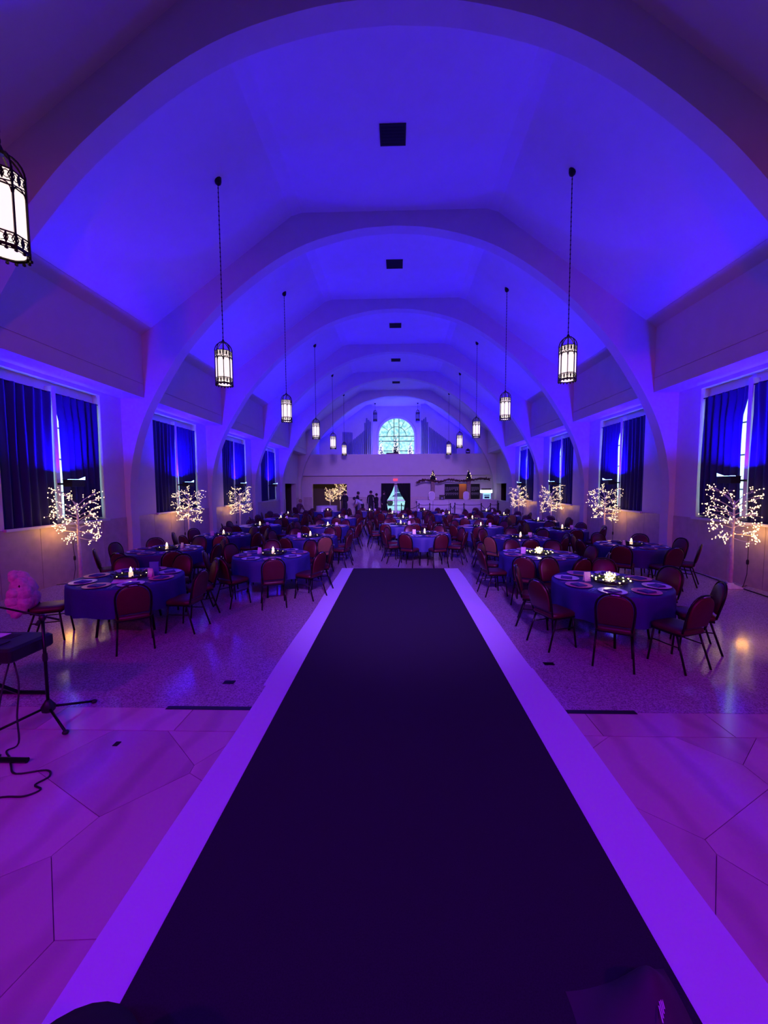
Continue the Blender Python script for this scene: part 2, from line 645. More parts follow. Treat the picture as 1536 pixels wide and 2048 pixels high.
gp = struct(MB().box(-7.19, 7.19, YB - 0.5, YB - 0.35, 2.93, 4.47).build('wall_gallery_parapet', 'plaster'))
MB().box(-7.19, 7.19, YB - 0.53, YB - 0.32, 4.47, 4.53).build('parapet_cap', 'plaster', gp)
MB().box(-7.19, 7.19, YB - 0.525, YB - 0.5, 2.93, 3.0).build('parapet_moulding', 'plaster', gp)

# gallery back wall with arched window in a niche
GY, NY = 33.5, 34.3
GR, GZC, GZ0, NXW = 1.62, 6.52, 4.30, 2.07
b = MB()
b.box(-WX, -NXW, GY, YE, 3.1, 9.3).box(NXW, WX, GY, YE, 3.1, 9.3)
b.box(-NXW, -GR, NY, YE, 3.1, 9.3).box(GR, NXW, NY, YE, 3.1, 9.3).box(-GR, GR, NY, YE, 3.1, GZ0)
N = 28
arc = [(-GR * cos(pi * i / N), GZC + GR * sin(pi * i / N)) for i in range(N + 1)]
for i in range(N):
    (xa, za), (xb, zb) = arc[i], arc[i + 1]
    b.rings([[(xa, NY, za), (xb, NY, zb), (xb, NY, 9.3), (xa, NY, 9.3)], [(xa, YE, za), (xb, YE, zb), (xb, YE, 9.3), (xa, YE, 9.3)]])
struct(b.build('wall_gallery', 'plaster'))

gw = struct(put('window_10', None, None, (0, NY + 0.15, 0)))
gw['label'] = 'large arched stained glass window above the gallery'
b = MB()
po = [(-GR, 0, GZ0)] + [(p[0], 0, p[1]) for p in arc] + [(GR, 0, GZ0)]
b.tube(po, 0.06, 6)
b.build('window_frame', 'white_wood', gw)
b = MB()
b.tube([(-(GR + .10), -0.16, GZ0)] + [((GR + .10) * p[0] / GR, -0.16, GZC + (p[1] - GZC) * (GR + .10) / GR) for p in arc] + [((GR + .10), -0.16, GZ0)], 0.075, 6)
b.build('window_casing', 'plaster', gw)
# panes: cut by the bars into panels
zc = [GZ0, 5.25, 6.1, GZC]
xc = [-GR, -0.22, 0.22, GR]
for i in range(3):
    for j in range(3):
        MB().add([(xc[i], 0, zc[j]), (xc[i + 1], 0, zc[j]), (xc[i + 1], 0, zc[j + 1]), (xc[i], 0, zc[j + 1])], [(0, 1, 2, 3)]).build('pane', 'gallery_glass', gw)
for i0, i1 in ((0, 5), (5, 10), (10, 18), (18, 23), (23, 28)):
    pl = [(arc[k][0], 0, arc[k][1]) for k in range(i0, i1 + 1)] + [(0, 0, GZC)]
    MB().add(pl, [tuple(range(len(pl)))]).build('pane', 'gallery_glass', gw)
for p, q in (((-0.22, 0, GZ0), (-0.22, 0, 8.12)), ((0.22, 0, GZ0), (0.22, 0, 8.12)), ((-GR, 0, GZC), (GR, 0, GZC)), ((-GR, 0, 6.1), (GR, 0, 6.1)), ((-GR, 0, 5.25), (GR, 0, 5.25))):
    MB().bar(p, q, 0.05).build('glazing_bar', 'black_matte', gw)
MB().tube([(-0.85 * cos(pi * i / 16), 0, GZC + 0.85 * sin(pi * i / 16)) for i in range(17)], 0.02, 4).build('glazing_bar', 'black_matte', gw)
for a in (35, 62, 118, 145):
    t = radians(a)
    MB().bar((0.85 * cos(t), 0, GZC + 0.85 * sin(t)), (GR * cos(t), 0, GZC + GR * sin(t)), 0.025).build('glazing_bar', 'black_matte', gw)

# rooms behind the lower back wall
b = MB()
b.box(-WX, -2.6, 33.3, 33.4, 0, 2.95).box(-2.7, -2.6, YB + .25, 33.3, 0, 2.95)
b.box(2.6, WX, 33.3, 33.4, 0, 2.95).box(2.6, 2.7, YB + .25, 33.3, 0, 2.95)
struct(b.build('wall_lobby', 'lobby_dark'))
b = MB()
b.box(-1.25, -1.10, YB + .25, YE, 0, 2.95).box(0.98, 1.13, YB + .25, YE, 0, 2.95)
b.box(-WX, -1.25, YE - .2, YE, 0, 2.95).box(1.13, WX, YE - .2, YE, 0, 2.95)
struct(b.build('wall_vestibule', 'plaster'))
# side rooms behind the wall openings
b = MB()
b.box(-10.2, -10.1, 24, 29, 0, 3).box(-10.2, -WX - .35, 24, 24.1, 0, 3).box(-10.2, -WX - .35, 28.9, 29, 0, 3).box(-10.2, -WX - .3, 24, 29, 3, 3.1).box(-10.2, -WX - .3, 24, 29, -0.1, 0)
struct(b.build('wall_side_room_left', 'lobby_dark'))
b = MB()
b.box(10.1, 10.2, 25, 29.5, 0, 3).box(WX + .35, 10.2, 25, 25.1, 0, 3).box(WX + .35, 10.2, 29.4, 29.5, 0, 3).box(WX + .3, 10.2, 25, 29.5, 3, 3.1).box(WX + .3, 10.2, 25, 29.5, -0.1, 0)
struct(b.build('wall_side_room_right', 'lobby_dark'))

# ------------------------------------------------------------------ side windows, curtains, uplights
ORD = ['nearest', 'second', 'third', 'fourth']


def curtain_mesh(w_, h_, folds, amp, gapside, gap):
    # local: x along wall 0..w, z 0 (top) .. -h, y depth. gapside: 0/w edge pulled in below the upper part
    b = MB()

    def fn(u, v):
        z = -h_ * v
        pull = gap * min(1.0, max(0.0, (v - 0.12) / 0.05)) * (1.0 + 0.35 * sin(3 * v))
        x = u * w_
        if gapside > 0:
            x = u * (w_ - pull)
        else:
            x = pull + u * (w_ - pull)
        y = amp * sin(2 * pi * folds * u + 0.5 * sin(3 * v)) * (0.75 + 0.25 * v) + 0.012 * sin(17 * u + 5 * v)
        return (x, y, z)
    b.grid(fn, folds * 10, 14)
    return b


wn = 0
for sx, nm in ((-1, 'left'), (1, 'right')):
    for k in range(0, 5):
        c = WIN[k]
        wn += 1
        w_ = struct(put('window_%d' % (wn if wn < 10 else wn + 1), None, None, (sx * (WX + 0.25), c, 0)))
        MB().box(-0.06, 0.06, -WHW, WHW, WZ1 - 0.34, WZ1).box(-0.06, 0.06, -WHW, WHW, WZ0, WZ0 + 0.10).box(-0.06, 0.06, -WHW, -WHW + 0.09, WZ0 + .1, WZ1 - .34).box(-0.06, 0.06, WHW - 0.09, WHW, WZ0 + .1, WZ1 - .34).build('window_frame', 'white_wood', w_)
        MB().box(-sx * 0.22 if sx > 0 else -0.06, 0.06 if sx > 0 else 0.22, -0.045, 0.045, WZ0 + .1, WZ1 - .1).build('mullion', 'white_wood', w_)
        X = sorted((-sx * 0.33, sx * 0.02))
        MB().box(X[0], X[1], -WHW - 0.04, WHW + 0.04, WZ0 - 0.05, WZ0).build('window_sill', 'white_wood', w_)
        for s2 in (-1, 1):
            y0, y1 = sorted((s2 * 0.045, s2 * (WHW - 0.09)))
            zz = [WZ0 + .1, 2.0, 2.75, 3.45, WZ1 - .34]
            for q in range(4):
                MB().add([(0, y0, zz[q]), (0, y1, zz[q]), (0, y1, zz[q + 1]), (0, y0, zz[q + 1])], [(0, 1, 2, 3)]).build('pane', 'window_glass', w_)
            for q in range(1, 4):
                MB().bar((0, y0, zz[q]), (0, y1, zz[q]), 0.03).build('glazing_bar', 'white_wood', w_)
        if k == 0:
            pass
        bayname = {0: 'beside the stage', 1: 'nearest to the camera', 2: 'second from the camera', 3: 'third from the camera', 4: 'fourth from the camera'}[k]
        # rod and curtains sit in the reveal
        RX = sx * (WX + 0.06)
        rod = MB().tube([(0, -WHW + 0.01, 0), (0, WHW - 0.01, 0)], 0.012, 6).build('curtain_rod', 'black_metal', loc=(RX, c, 4.16))
        tag(rod, 'thin black curtain rod across %s wall window %s' % (nm, bayname), 'curtain rod')
        for half_, s2 in (('near', -1), ('far', 1)):
            W_ = WHW - 0.10
            # near half: closed to the mullion; far half: pulled off the mullion leaving a bright slit
            gap = 0.075 if s2 > 0 else 0.015
            cm = curtain_mesh(W_, 2.80 if s2 > 0 else 2.86, 6, 0.045, -1 if s2 > 0 else 1, gap)
            o = cm.build('curtain', 'curtain_navy', None, True)
            y0 = c + (0.05 if s2 > 0 else -0.05 - W_)
            if sx < 0:
                o.location = (RX, y0, 4.17)
                o.rotation_euler = (0, 0, pi / 2)
            else:
                o.location = (RX, y0, 4.17)
                o.rotation_euler = (0, 0, pi / 2)
            tag(o, 'navy blackout curtain, %s half of %s wall window %s' % (half_, nm, bayname), 'curtain', 'navy window curtains')
        # LED uplight on a bracket at the mullion
        if k >= 1:
            u = thing('uplight', 'black LED uplight shining blue at %s wall window %s' % (nm, bayname), 'light', (sx * 7.02, c - 0.02, 2.22), 0, 'blue window uplights')
            MB().box(-0.10, 0.10, -0.17, 0.17, -0.09, 0.05).build('housing', 'black_plastic', u)
            MB().box(-0.11, 0.11, -0.18, 0.18, 0.05, 0.06).build('bezel', 'black_plastic', u)
            X = sorted((sx * 0.10, sx * 0.36))
            MB().box(X[0], X[1], -0.02, 0.02, -0.05, -0.01).build('bracket', 'black_metal', u)
            for q in (-1, 1):
                MB().lathe([(0.055, 0), (0.055, 0.006), (0.045, 0.010)], 12, (0, q * 0.085, 0.06)).build('lens', 'lens_blue', u)
            MB().add([(-sx * 0.11, -0.02, 0.06), (-sx * 0.11, 0.17, 0.06), (-sx * 0.115, 0.17, 0.13), (-sx * 0.115, -0.02, 0.07)], [(0, 1, 2, 3)]).build('lens_flap', 'lens_blue', u)
            lamp('uplight_beam', 'AREA', (0, 0, 0.12), (215 if k == 1 else 265), BLUE, 0.22, (-sx * 0.12, 0, 1.12), spread=radians(160), parent=u)

# blue uplight in the gallery niche, and last bay
for sx, nm in ((-1, 'left'), (1, 'right')):
    u = thing('uplight', 'black LED uplight on the gallery floor, %s of the arched window' % nm, 'light', (sx * 1.75, NY - 1.0, 3.1), 0, 'gallery uplights')
    MB().box(-0.12, 0.12, -0.12, 0.12, 0, 0.18).build('housing', 'black_plastic', u)
    MB().lathe([(0.09, 0), (0.09, 0.02), (0.07, 0.03)], 12, (0, 0, 0.18)).build('lens', 'lens_blue', u)
    lamp('uplight_beam', 'AREA', (0, 0, 0.24), 420, BLUE, 0.18, (-sx * 0.1, 0.5, 1.2), parent=u)

for sx, nm in ((-1, 'left'), (1, 'right')):
    u = thing('uplight', 'black LED uplight on the gallery floor behind the %s organ pipes' % nm, 'light', (sx * 3.6, GY - 0.5, 3.1), 0, 'gallery uplights')
    MB().box(-0.12, 0.12, -0.12, 0.12, 0, 0.18).build('housing', 'black_plastic', u)
    MB().lathe([(0.09, 0), (0.09, 0.02), (0.07, 0.03)], 12, (0, 0, 0.18)).build('lens', 'lens_blue', u)
    lamp('uplight_beam', 'AREA', (0, 0, 0.24), 170, BLUE, 0.18, (0, 0.25, 1.2), parent=u)

# ------------------------------------------------------------------ ceiling vents
for k, y in enumerate((8.17, 12.65, 17.3, 21.9, 26.5)):
    v = thing('ceiling_vent', 'square black vent in the flat ceiling, %s from the camera' % ['nearest', 'second', 'third', 'fourth', 'fifth'][k], 'vent', (0, y, 9.12), 0, 'ceiling vents')
    MB().box(-0.26, 0.26, -0.24, -0.21, -0.02, 0).box(-0.26, 0.26, 0.21, 0.24, -0.02, 0).box(-0.26, -0.23, -0.21, 0.21, -0.02, 0).box(0.23, 0.26, -0.21, 0.21, -0.02, 0).build('frame', 'vent_black', v)
    MB().box(-0.23, 0.23, -0.21, 0.21, -0.004, 0).build('backing', 'vent_black', v)
    for q in range(6):
        yy = -0.18 + q * 0.072
        MB().add([(-0.23, yy, -0.004), (0.23, yy, -0.004), (0.23, yy + 0.03, -0.018), (-0.23, yy + 0.03, -0.018)], [(0, 1, 2, 3)]).build('slat', 'vent_black', v)

# ------------------------------------------------------------------ hanging lanterns
def lantern_meshes():
    M = {}
    R = 0.17
    n = 8
    P = [(R * cos(2 * pi * (i + .5) / n), R * sin(2 * pi * (i + .5) / n)) for i in range(n)]
    g = MB().lathe([(R * 0.93, 0.10), (R * 0.93, 0.70)], 8, cap=False, a0=pi / 8)
    M['glass_body'] = g.mesh('glass_body', 'lantern_glass')
    M['glass_body_off'] = g.mesh('glass_body', 'dark_lantern_glass')
    g = MB().lathe([(R * 0.80, 0.03), (R * 0.80, 0.035)], 20)
    M['bottom_lens'] = g.mesh('bottom_lens', 'lantern_glass')
    M['bottom_lens_off'] = g.mesh('bottom_lens', 'dark_lantern_glass')
    M['post'] = MB().bar((0, 0, 0.04), (0, 0, 0.73), 0.014).mesh('post', 'bronze')
    M['hoop'] = MB().tube([(p[0], p[1], 0) for p in P], 0.008, 4, closed=True).mesh('hoop', 'bronze')
    # pierced scroll bands: rings and diagonals on each face
    b = MB()
    for i in range(n):
        p, q = Vector((*P[i], 0)), Vector((*P[(i + 1) % n], 0))
        d = q - p
        for z0, z1 in ((0.05, 0.145), (0.60, 0.695)):
            zc_ = (z0 + z1) / 2
            for t in (0.27, 0.73):
                c = p + d * t
                e = d.normalized()
                b.tube([c + e * 0.026 * cos(a * pi / 4) + Vector((0, 0, zc_ + 0.034 * sin(a * pi / 4))) for a in range(8)], 0.0045, 4, closed=True)
            b.bar(p + d * 0.5 + Vector((0, 0, z0)), p + d * 0.5 + Vector((0, 0, z1)), 0.008)
            for t0, t1 in ((0.05, 0.20), (0.95, 0.80), (0.5, 0.38), (0.5, 0.62)):
                b.bar(p + d * t0 + Vector((0, 0, z0)), p + d * t1 + Vector((0, 0, zc_)), 0.007)
                b.bar(p + d * t0 + Vector((0, 0, z1)), p + d * t1 + Vector((0, 0, zc_)), 0.007)
        # arched head of each panel
        b.tube([p + d * (0.5 - 0.46 * cos(a * pi / 6)) + Vector((0, 0, 0.50 + 0.085 * sin(a * pi / 6))) for a in range(7)], 0.007, 4)
        b.bar(p + d * 0.06 + Vector((0, 0, 0.575)), p + d * 0.94 + Vector((0, 0, 0.595)), 0.008)
    M['scrollwork'] = b.mesh('scrollwork', 'bronze')
    b = MB()
    b.lathe([(R * 1.06, 0.02), (R * 1.06, 0.05), (R * 0.84, 0.05), (R * 0.84, 0.02)], 8, cap=False, a0=pi / 8)
    for i in range(16):
        t = 2 * pi * i / 16
        b.blob((R * 0.98 * cos(t), R * 0.98 * sin(t), 0.005), 0.017, 1, 1, 1, 5, 3)
    M['bottom_rim'] = b.mesh('bottom_rim', 'bronze')
    b = MB()
    for i in range(n):
        x_, y_ = P[i]
        b.tube([(x_ * cos(a * pi / 12), y_ * cos(a * pi / 12), 0.70 + 0.20 * sin(a * pi / 12)) for a in range(0, 6)] + [(x_ * .12, y_ * .12, 0.905)], 0.010, 4)
    b.lathe([(0.03, 0.88), (0.04, 0.90), (0.025, 0.93), (0.012, 0.96)], 8)
    M['crown'] = b.mesh('crown', 'bronze')
    return M


LM = lantern_meshes()


def lantern(name, label, x, y, z, ztop, lit=True, sc=1.0, tilt_canopy=0):
    t = thing(name, label, 'lantern', (x, y, z), 0, 'hanging lanterns')
    t.scale = (sc, sc, sc)
    put('glass_body', LM['glass_body' if lit else 'glass_body_off'], t)
    put('bottom_lens', LM['bottom_lens' if lit else 'bottom_lens_off'], t)
    for i in range(8):
        a = 2 * pi * (i + .5) / 8
        put('corner_post', LM['post'], t, (0.17 * cos(a), 0.17 * sin(a), 0), a)
    for z_ in (0.045, 0.15, 0.56, 0.70):
        put('hoop', LM['hoop'], t, (0, 0, z_))
    put('scrollwork', LM['scrollwork'], t)['kind'] = 'stuff'
    put('bottom_rim', LM['bottom_rim'], t)
    put('crown', LM['crown'], t)
    L = (ztop - z) / sc
    b = MB().tube([(0, 0, 0.95), (0, 0, L - 0.02)], 0.008, 5)
    zz = 1.0
    while zz < L - 0.1:
        b.blob((0, 0, zz), 0.014, 1, 1, 1.8, 5, 3)
        zz += 0.09
    b.build('chain', 'bronze', t)
    MB().lathe([(0.02, L - 0.10), (0.055, L - 0.07), (0.07, L - 0.02), (0.07, L + 0.06)], 10).build('canopy', 'bronze', t)
    return t


def zceil(x):
    x = abs(x)
    return 9.12 if x < 2.36 else 9.04 - (x - 2.64) * (9.04 - 6.31) / (6.43 - 2.64)


BN = ['overhead beside the camera', 'nearest', 'second', 'third', 'fourth', 'fifth']
for k in range(0, 6):
    for sx, nm in ((-1, 'left'), (1, 'right')):
        if k == 0 and sx > 0:
            lb = 'lit hanging lantern above the right edge, level with the camera'
        elif k == 0:
            lb = 'large lit bronze lantern cut off at the upper left edge'
        else:
            lb = 'lit bronze hanging lantern, %s in the %s row from the camera' % (BN[k], nm)
        yy = 3.6 + BAY * k
        lantern('hanging_lantern', lb, (sx * 3.58 if k else (-3.52 if sx < 0 else 3.70)), yy, 4.24, zceil(3.58))
for sx, nm in ((-1, 'left'), (1, 'right')):
    lantern('hanging_lantern', 'unlit blue-tinted lantern hanging %s of the gallery window' % nm, sx * 1.80, 33.0, 7.62, 9.12, False, 1.0)

# ------------------------------------------------------------------ runway
def sheet(name, label, x0, x1, y0, y1, z, wr):
    b = MB()
    nx, ny = 10, 60

    def fn(u, v):
        yy = y0 + (y1 - y0) * v
        xx = x0 + (x1 - x0) * u
        e = max(0.0, (v - 0.72) / 0.28)
        return (xx + 0.008 * sin(2.3 * yy), yy, z + wr * (0.004 * sin(9 * yy + 4 * xx) + 0.003 * sin(23 * xx - 7 * yy)) * (0.3 + e))
    b.grid(fn, nx, ny)
    return tag(b.build(name, 'runner_white', None, True), label, 'runner')


sheet('white_runner', 'white fabric runner under the black carpet, far length', -1.36, 1.61, 3.9, 9.76, 0.005, 0.5)
sheet('white_runner', 'white fabric runner under the black carpet, near length', -1.33, 1.62, -1.5, 4.33, 0.009, 0.25)
b = MB()
b.box(-1.06, 1.245, -1.5, 9.70, 0.012, 0.018)
tag(b.build('black_carpet', 'carpet_black'), 'long black carpet laid along the white runway', 'carpet')
b = MB().box(-2.14, 2.27, 3.46, 3.515, 0.0, 0.003)
tag(b.build('threshold_strip', 'black_plastic'), 'black metal threshold strip where marble meets terrazzo', 'strip')
for (x, y, l) in ((-1.75, 3.97, 'left'), (1.85, 4.46, 'right')):
    t = thing('floor_outlet', 'small dark floor outlet cover just %s of the runway' % l, 'outlet', (x, y, 0), 0, 'floor outlets')
    MB().box(-0.06, 0.06, -0.035, 0.035, 0, 0.004).build('cover_plate', 'bronze', t)
    MB().box(-0.03, 0.03, -0.015, 0.015, 0.004, 0.006).build('flap', 'black_metal', t)

# ------------------------------------------------------------------ chairs
def rrect(w_, d_, r, z, n=4, cx=0, cy=0):
    pts = []
    for (sx, sy, a0) in ((1, 1, 0), (-1, 1, 90), (-1, -1, 180), (1, -1, 270)):
        for k in range(n + 1):
            a = radians(a0 + 90 * k / n)
            pts.append((cx + sx * (w_ / 2 - r) + r * cos(a), cy + sy * (d_ / 2 - r) + r * sin(a), z))
    return pts


BKY = lambda z: -0.185 - 0.10 * (z - 0.45) / 0.43


def back_outline(w_, z0, z1, n=14):
    pts = [(w_ / 2 * 0.94, z0 + 0.02), (w_ / 2 * 0.86, z0), (-w_ / 2 * 0.86, z0), (-w_ / 2 * 0.94, z0 + 0.02)]
    pts = [(-w_ / 2 * 0.9, z0), (w_ / 2 * 0.9, z0)]
    zs = z1 - 0.20
    pts.append((w_ / 2 * 0.97, (z0 + zs) / 2))
    for k in range(n + 1):
        a = pi * k / n
        pts.append((w_ / 2 * math.copysign(abs(cos(a)) ** 0.8, cos(a)), zs + (z1 - zs) * sin(a) ** 0.9))
    pts.append((-w_ / 2 * 0.97, (z0 + zs) / 2))
    return pts


def chair_meshes():
    M = {}
    parts = {}
    b = MB()
    b.rings([rrect(0.38, 0.38, 0.07, 0.415), rrect(0.41, 0.40, 0.08, 0.43), rrect(0.41, 0.40, 0.08, 0.455), rrect(0.37, 0.36, 0.08, 0.475), rrect(0.25, 0.24, 0.08, 0.482)])
    parts['seat'] = (b, True)
    b = MB()
    rings = []
    for off, sc in ((-0.028, 0.90), (-0.020, 1.0), (0.012, 1.0), (0.028, 0.88)):
        o = back_outline(0.36, 0.50, 0.865)
        zc_ = 0.70
        rings.append([(p[0] * sc, BKY(zc_ + (p[1] - zc_) * sc) + off, zc_ + (p[1] - zc_) * sc) for p in o][::-1])
    b.rings(rings)
    parts['backrest'] = (b, True)
    b = MB()
    o = back_outline(0.392, 0.44, 0.885, 12)
    path = [(p[0], BKY(p[1]), p[1]) for p in o[1:]] + [(-0.392 / 2 * 0.9, BKY(0.44), 0.44)]
    b.tube(path, 0.013, 5)
    parts['back_frame'] = (b, True)
    b = MB().tube([(-0.055, BKY(0.875) - 0.012, 0.868), (-0.03, BKY(0.88) - 0.026, 0.878), (0.03, BKY(0.88) - 0.026, 0.878), (0.055, BKY(0.875) - 0.012, 0.868)], 0.009, 5)
    parts['handle'] = (b, True)
    legs = {}
    for sx in (-1, 1):
        legs['leg_f%d' % sx] = MB().tube([(sx * 0.18, 0.14, 0.42), (sx * 0.205, 0.185, 0.0)], 0.0125, 6)
        legs['leg_r%d' % sx] = MB().tube([(sx * 0.18, -0.12, 0.42), (sx * 0.205, -0.255, 0.0)], 0.0125, 6)
        legs['stretcher%d' % sx] = MB().tube([(sx * 0.19, 0.158, 0.27), (sx * 0.189, -0.170, 0.27)], 0.008, 5)
    b = MB()
    b.box(-0.19, 0.19, -0.17, 0.17, 0.395, 0.418)
    parts['seat_pan'] = (b, False)
    for k, (b, sm) in parts.items():
        if k in ('seat', 'backrest'):
            M[k] = b.mesh(k, 'burgundy_vinyl', sm)
            M[k + '_tan'] = b.mesh(k, 'tan_vinyl', sm)
        else:
            M[k] = b.mesh(k, 'chrome' if k == 'handle' else 'chair_frame', sm)
    for k, b in legs.items():
        M[k] = b.mesh(k.split('_')[0].rstrip('-1'), 'chair_frame', True)
    # far copy: everything in one mesh
    big = MB()
    idx = []
    for k, (b, sm) in parts.items():
        a = len(big.f)
        big.add(b.v, b.f)
        idx += [0 if k in ('seat', 'backrest') else 1] * (len(big.f) - a)
    for b in legs.values():
        a = len(big.f)
        big.add(b.v, b.f)
        idx += [1] * (len(big.f) - a)
    me = big.mesh('banquet_chair', 'burgundy_vinyl', True)
    me.materials.append(MATS['chair_frame'])
    me.polygons.foreach_set('material_index', idx)
    M['far'] = me
    return M


CM = chair_meshes()


def chair(x, y, rz, label, group, far=False, tan=False):
    if far:
        return tag(put('banquet_chair', CM['far'], None, (x, y, 0), rz), label, 'chair', group)
    t = thing('banquet_chair', label, 'chair', (x, y, 0), rz, group)
    sfx = '_tan' if tan else ''
    put('seat', CM['seat' + sfx], t)
    put('backrest', CM['backrest' + sfx], t)
    put('back_frame', CM['back_frame'], t)
    put('handle', CM['handle'], t)
    put('seat_pan', CM['seat_pan'], t)
    for sx in (-1, 1):
        put('leg', CM['leg_f%d' % sx], t)
        put('leg', CM['leg_r%d' % sx], t)
        put('stretcher', CM['stretcher%d' % sx], t)
    return t


# ------------------------------------------------------------------ tables and what is on them
TR = 0.74


def table_meshes():
    M = {}
    M['top'] = MB().lathe([(TR - 0.01, 0.715), (TR, 0.725), (TR, 0.74), (TR - 0.01, 0.745)], 40).mesh('tabletop', 'oak')
    M['leg'] = MB().tube([(0.42, 0, 0.715), (0.44, 0, 0.36), (0.50, 0, 0.0)], 0.016, 6).mesh('leg', 'black_metal', True)
    M['brace'] = MB().tube([(-0.44, 0, 0.36), (0.44, 0, 0.36)], 0.010, 5).mesh('brace', 'black_metal', True)

    def cloth(seed):
        rr = random.Random(seed)
        ph = rr.uniform(0, 6)
        n = 96
        prof = [(0.02, 0.7465), (0.4, 0.7465), (TR - 0.02, 0.7465), (TR + 0.002, 0.744), (TR + 0.008, 0.73), (TR + 0.010, 0.66), (TR + 0.008, 0.52), (TR + 0.006, 0.36)]
        rings = []
        for i, (r, z) in enumerate(prof):
            k = max(0, i - 4) / 3.0
            ring = []
            for j in range(n):
                a = 2 * pi * j / n
                wob = k * (0.022 * sin(11 * a + ph) + 0.014 * sin(17 * a + 2 * ph))
                ring.append(((r + wob) * cos(a), (r + wob) * sin(a), z + (0.008 * sin(6 * a + ph) if i == 7 else 0)))
            rings.append(ring)
        b = MB()
        b.rings(rings, cap=False)
        b.f.append(tuple(range(n)))
        return b
    for q in range(3):
        M['cloth%d' % q] = cloth(q).mesh('tablecloth', 'cloth_navy', True)
    M['cloth_white'] = cloth(5).mesh('tablecloth', 'cloth_white', True)
    pl = MB().lathe([(0.09, 0.0), (0.10, 0.003), (0.16, 0.012), (0.168, 0.016), (0.16, 0.016), (0.105, 0.008), (0.02, 0.008)], 28)
    M['plate_silver'] = pl.mesh('charger_plate', 'silver_charger', True)
    M['plate_rose'] = pl.mesh('charger_plate', 'rose_charger', True)
    b = MB()
    b.rings([[(-0.075, -0.075, 0), (0.075, -0.075, 0), (0.075, 0.075, 0), (-0.075, 0.075, 0)], [(-0.075, -0.075, 0.008), (0.075, -0.075, 0.008), (0.075, 0.075, 0.010), (-0.075, 0.075, 0.010)]])
    b.rings([[(-0.07, -0.07, 0.010), (0.07, -0.07, 0.010), (0.07, 0.07, 0.012)], [(-0.07, -0.07, 0.016), (0.07, -0.07, 0.016), (0.07, 0.07, 0.018)]])
    M['napkin'] = b.mesh('napkin', 'napkin_navy')
    b = MB().box(-0.005, 0.005, -0.09, 0.02, 0, 0.003)
    b.add([(-0.006, 0.02, 0), (0.006, 0.02, 0), (0.010, 0.06, 0.002), (0.004, 0.105, 0.002), (-0.006, 0.09, 0.002)], [(0, 1, 2, 3, 4)])
    M['knife'] = b.mesh('table_knife', 'steel')
    b = MB().box(-0.004, 0.004, -0.09, 0.04, 0, 0.003).box(-0.011, 0.011, 0.035, 0.055, 0, 0.003)
    for q in range(4):
        b.box(-0.011 + q * 0.0062, -0.0078 + q * 0.0062, 0.055, 0.10, 0, 0.003)
    M['fork'] = b.mesh('table_fork', 'steel')
    # wreath
    rr = random.Random(3)
    b = MB()
    bb = MB()
    for q in range(150):
        a = rr.uniform(0, 2 * pi)
        r = 0.20 + rr.uniform(-0.05, 0.06)
        z = rr.uniform(0.005, 0.05)
        c = Vector((r * cos(a), r * sin(a), z))
        d = Vector((cos(a + rr.uniform(-1.6, 1.6)), sin(a + rr.uniform(-1.6, 1.6)), rr.uniform(-.1, .7))).normalized()
        s_ = d.cross(Vector((0, 0, 1))).normalized() * 0.014
        e = c + d * 0.07
        b.add([c, (c + e) / 2 + s_, e, (c + e) / 2 - s_ + Vector((0, 0, 0.006))], [(0, 1, 2, 3)])
    b.tube([(0.20 * cos(2 * pi * i / 20), 0.20 * sin(2 * pi * i / 20), 0.022) for i in range(20)], 0.02, 5, closed=True)
    for q in range(14):
        a = 2 * pi * (q + rr.uniform(-.3, .3)) / 14
        bb.blob(((0.21 + rr.uniform(-.03, .04)) * cos(a), (0.21 + rr.uniform(-.03, .04)) * sin(a), 0.05 + rr.uniform(-.015, .01)), 0.011, 1, 1, 1, 6, 4)
    M['wreath_leaves'] = b.mesh('greenery', 'greenery')
    M['wreath_bulbs'] = bb.mesh('bulbs', 'bulb_yellow')
    bb = MB()
    for a in (0.4, 1.9, 3.6, 4.4):
        bb.blob((0.20 * cos(a), 0.20 * sin(a), 0.045), 0.007, 1, 1, 1, 6, 4)
    M['wreath_bulbs_few'] = bb.mesh('bulbs', 'bulb_yellow')
    # jar with a ball of lights
    b = MB().lathe([(0.068, 0.0), (0.072, 0.01), (0.072, 0.12), (0.066, 0.13)], 16, cap=False)
    M['jar'] = b.mesh('jar_glass', 'jar_glass', True)
    b = MB()
    for q in range(90):
        a = rr.uniform(0, 2 * pi)
        r = 0.062 * math.sqrt(rr.random())
        b.octa((r * cos(a), r * sin(a), rr.uniform(0.012, 0.13)), 0.0075)
    M['jar_lights'] = b.mesh('fairy_lights', 'bulb_yellow')
    # candle with glow
    M['candle'] = MB().lathe([(0.030, 0), (0.031, 0.01), (0.030, 0.075), (0.022, 0.082), (0.004, 0.078)], 12).mesh('wax', 'wax', True)
    M['flame'] = MB().lathe([(0.006, 0.078), (0.020, 0.10), (0.015, 0.125), (0.002, 0.155)], 8).mesh('flame', 'flame', True)
    # tent card
    b = MB().add([(-0.045, -0.025, 0), (0.045, -0.025, 0), (0.045, 0.0, 0.13), (-0.045, 0.0, 0.13), (0.045, 0.025, 0), (-0.045, 0.025, 0)], [(0, 1, 2, 3), (3, 2, 4, 5)])
    M['card'] = b.mesh('tent_card', 'menu_paper')
    return M


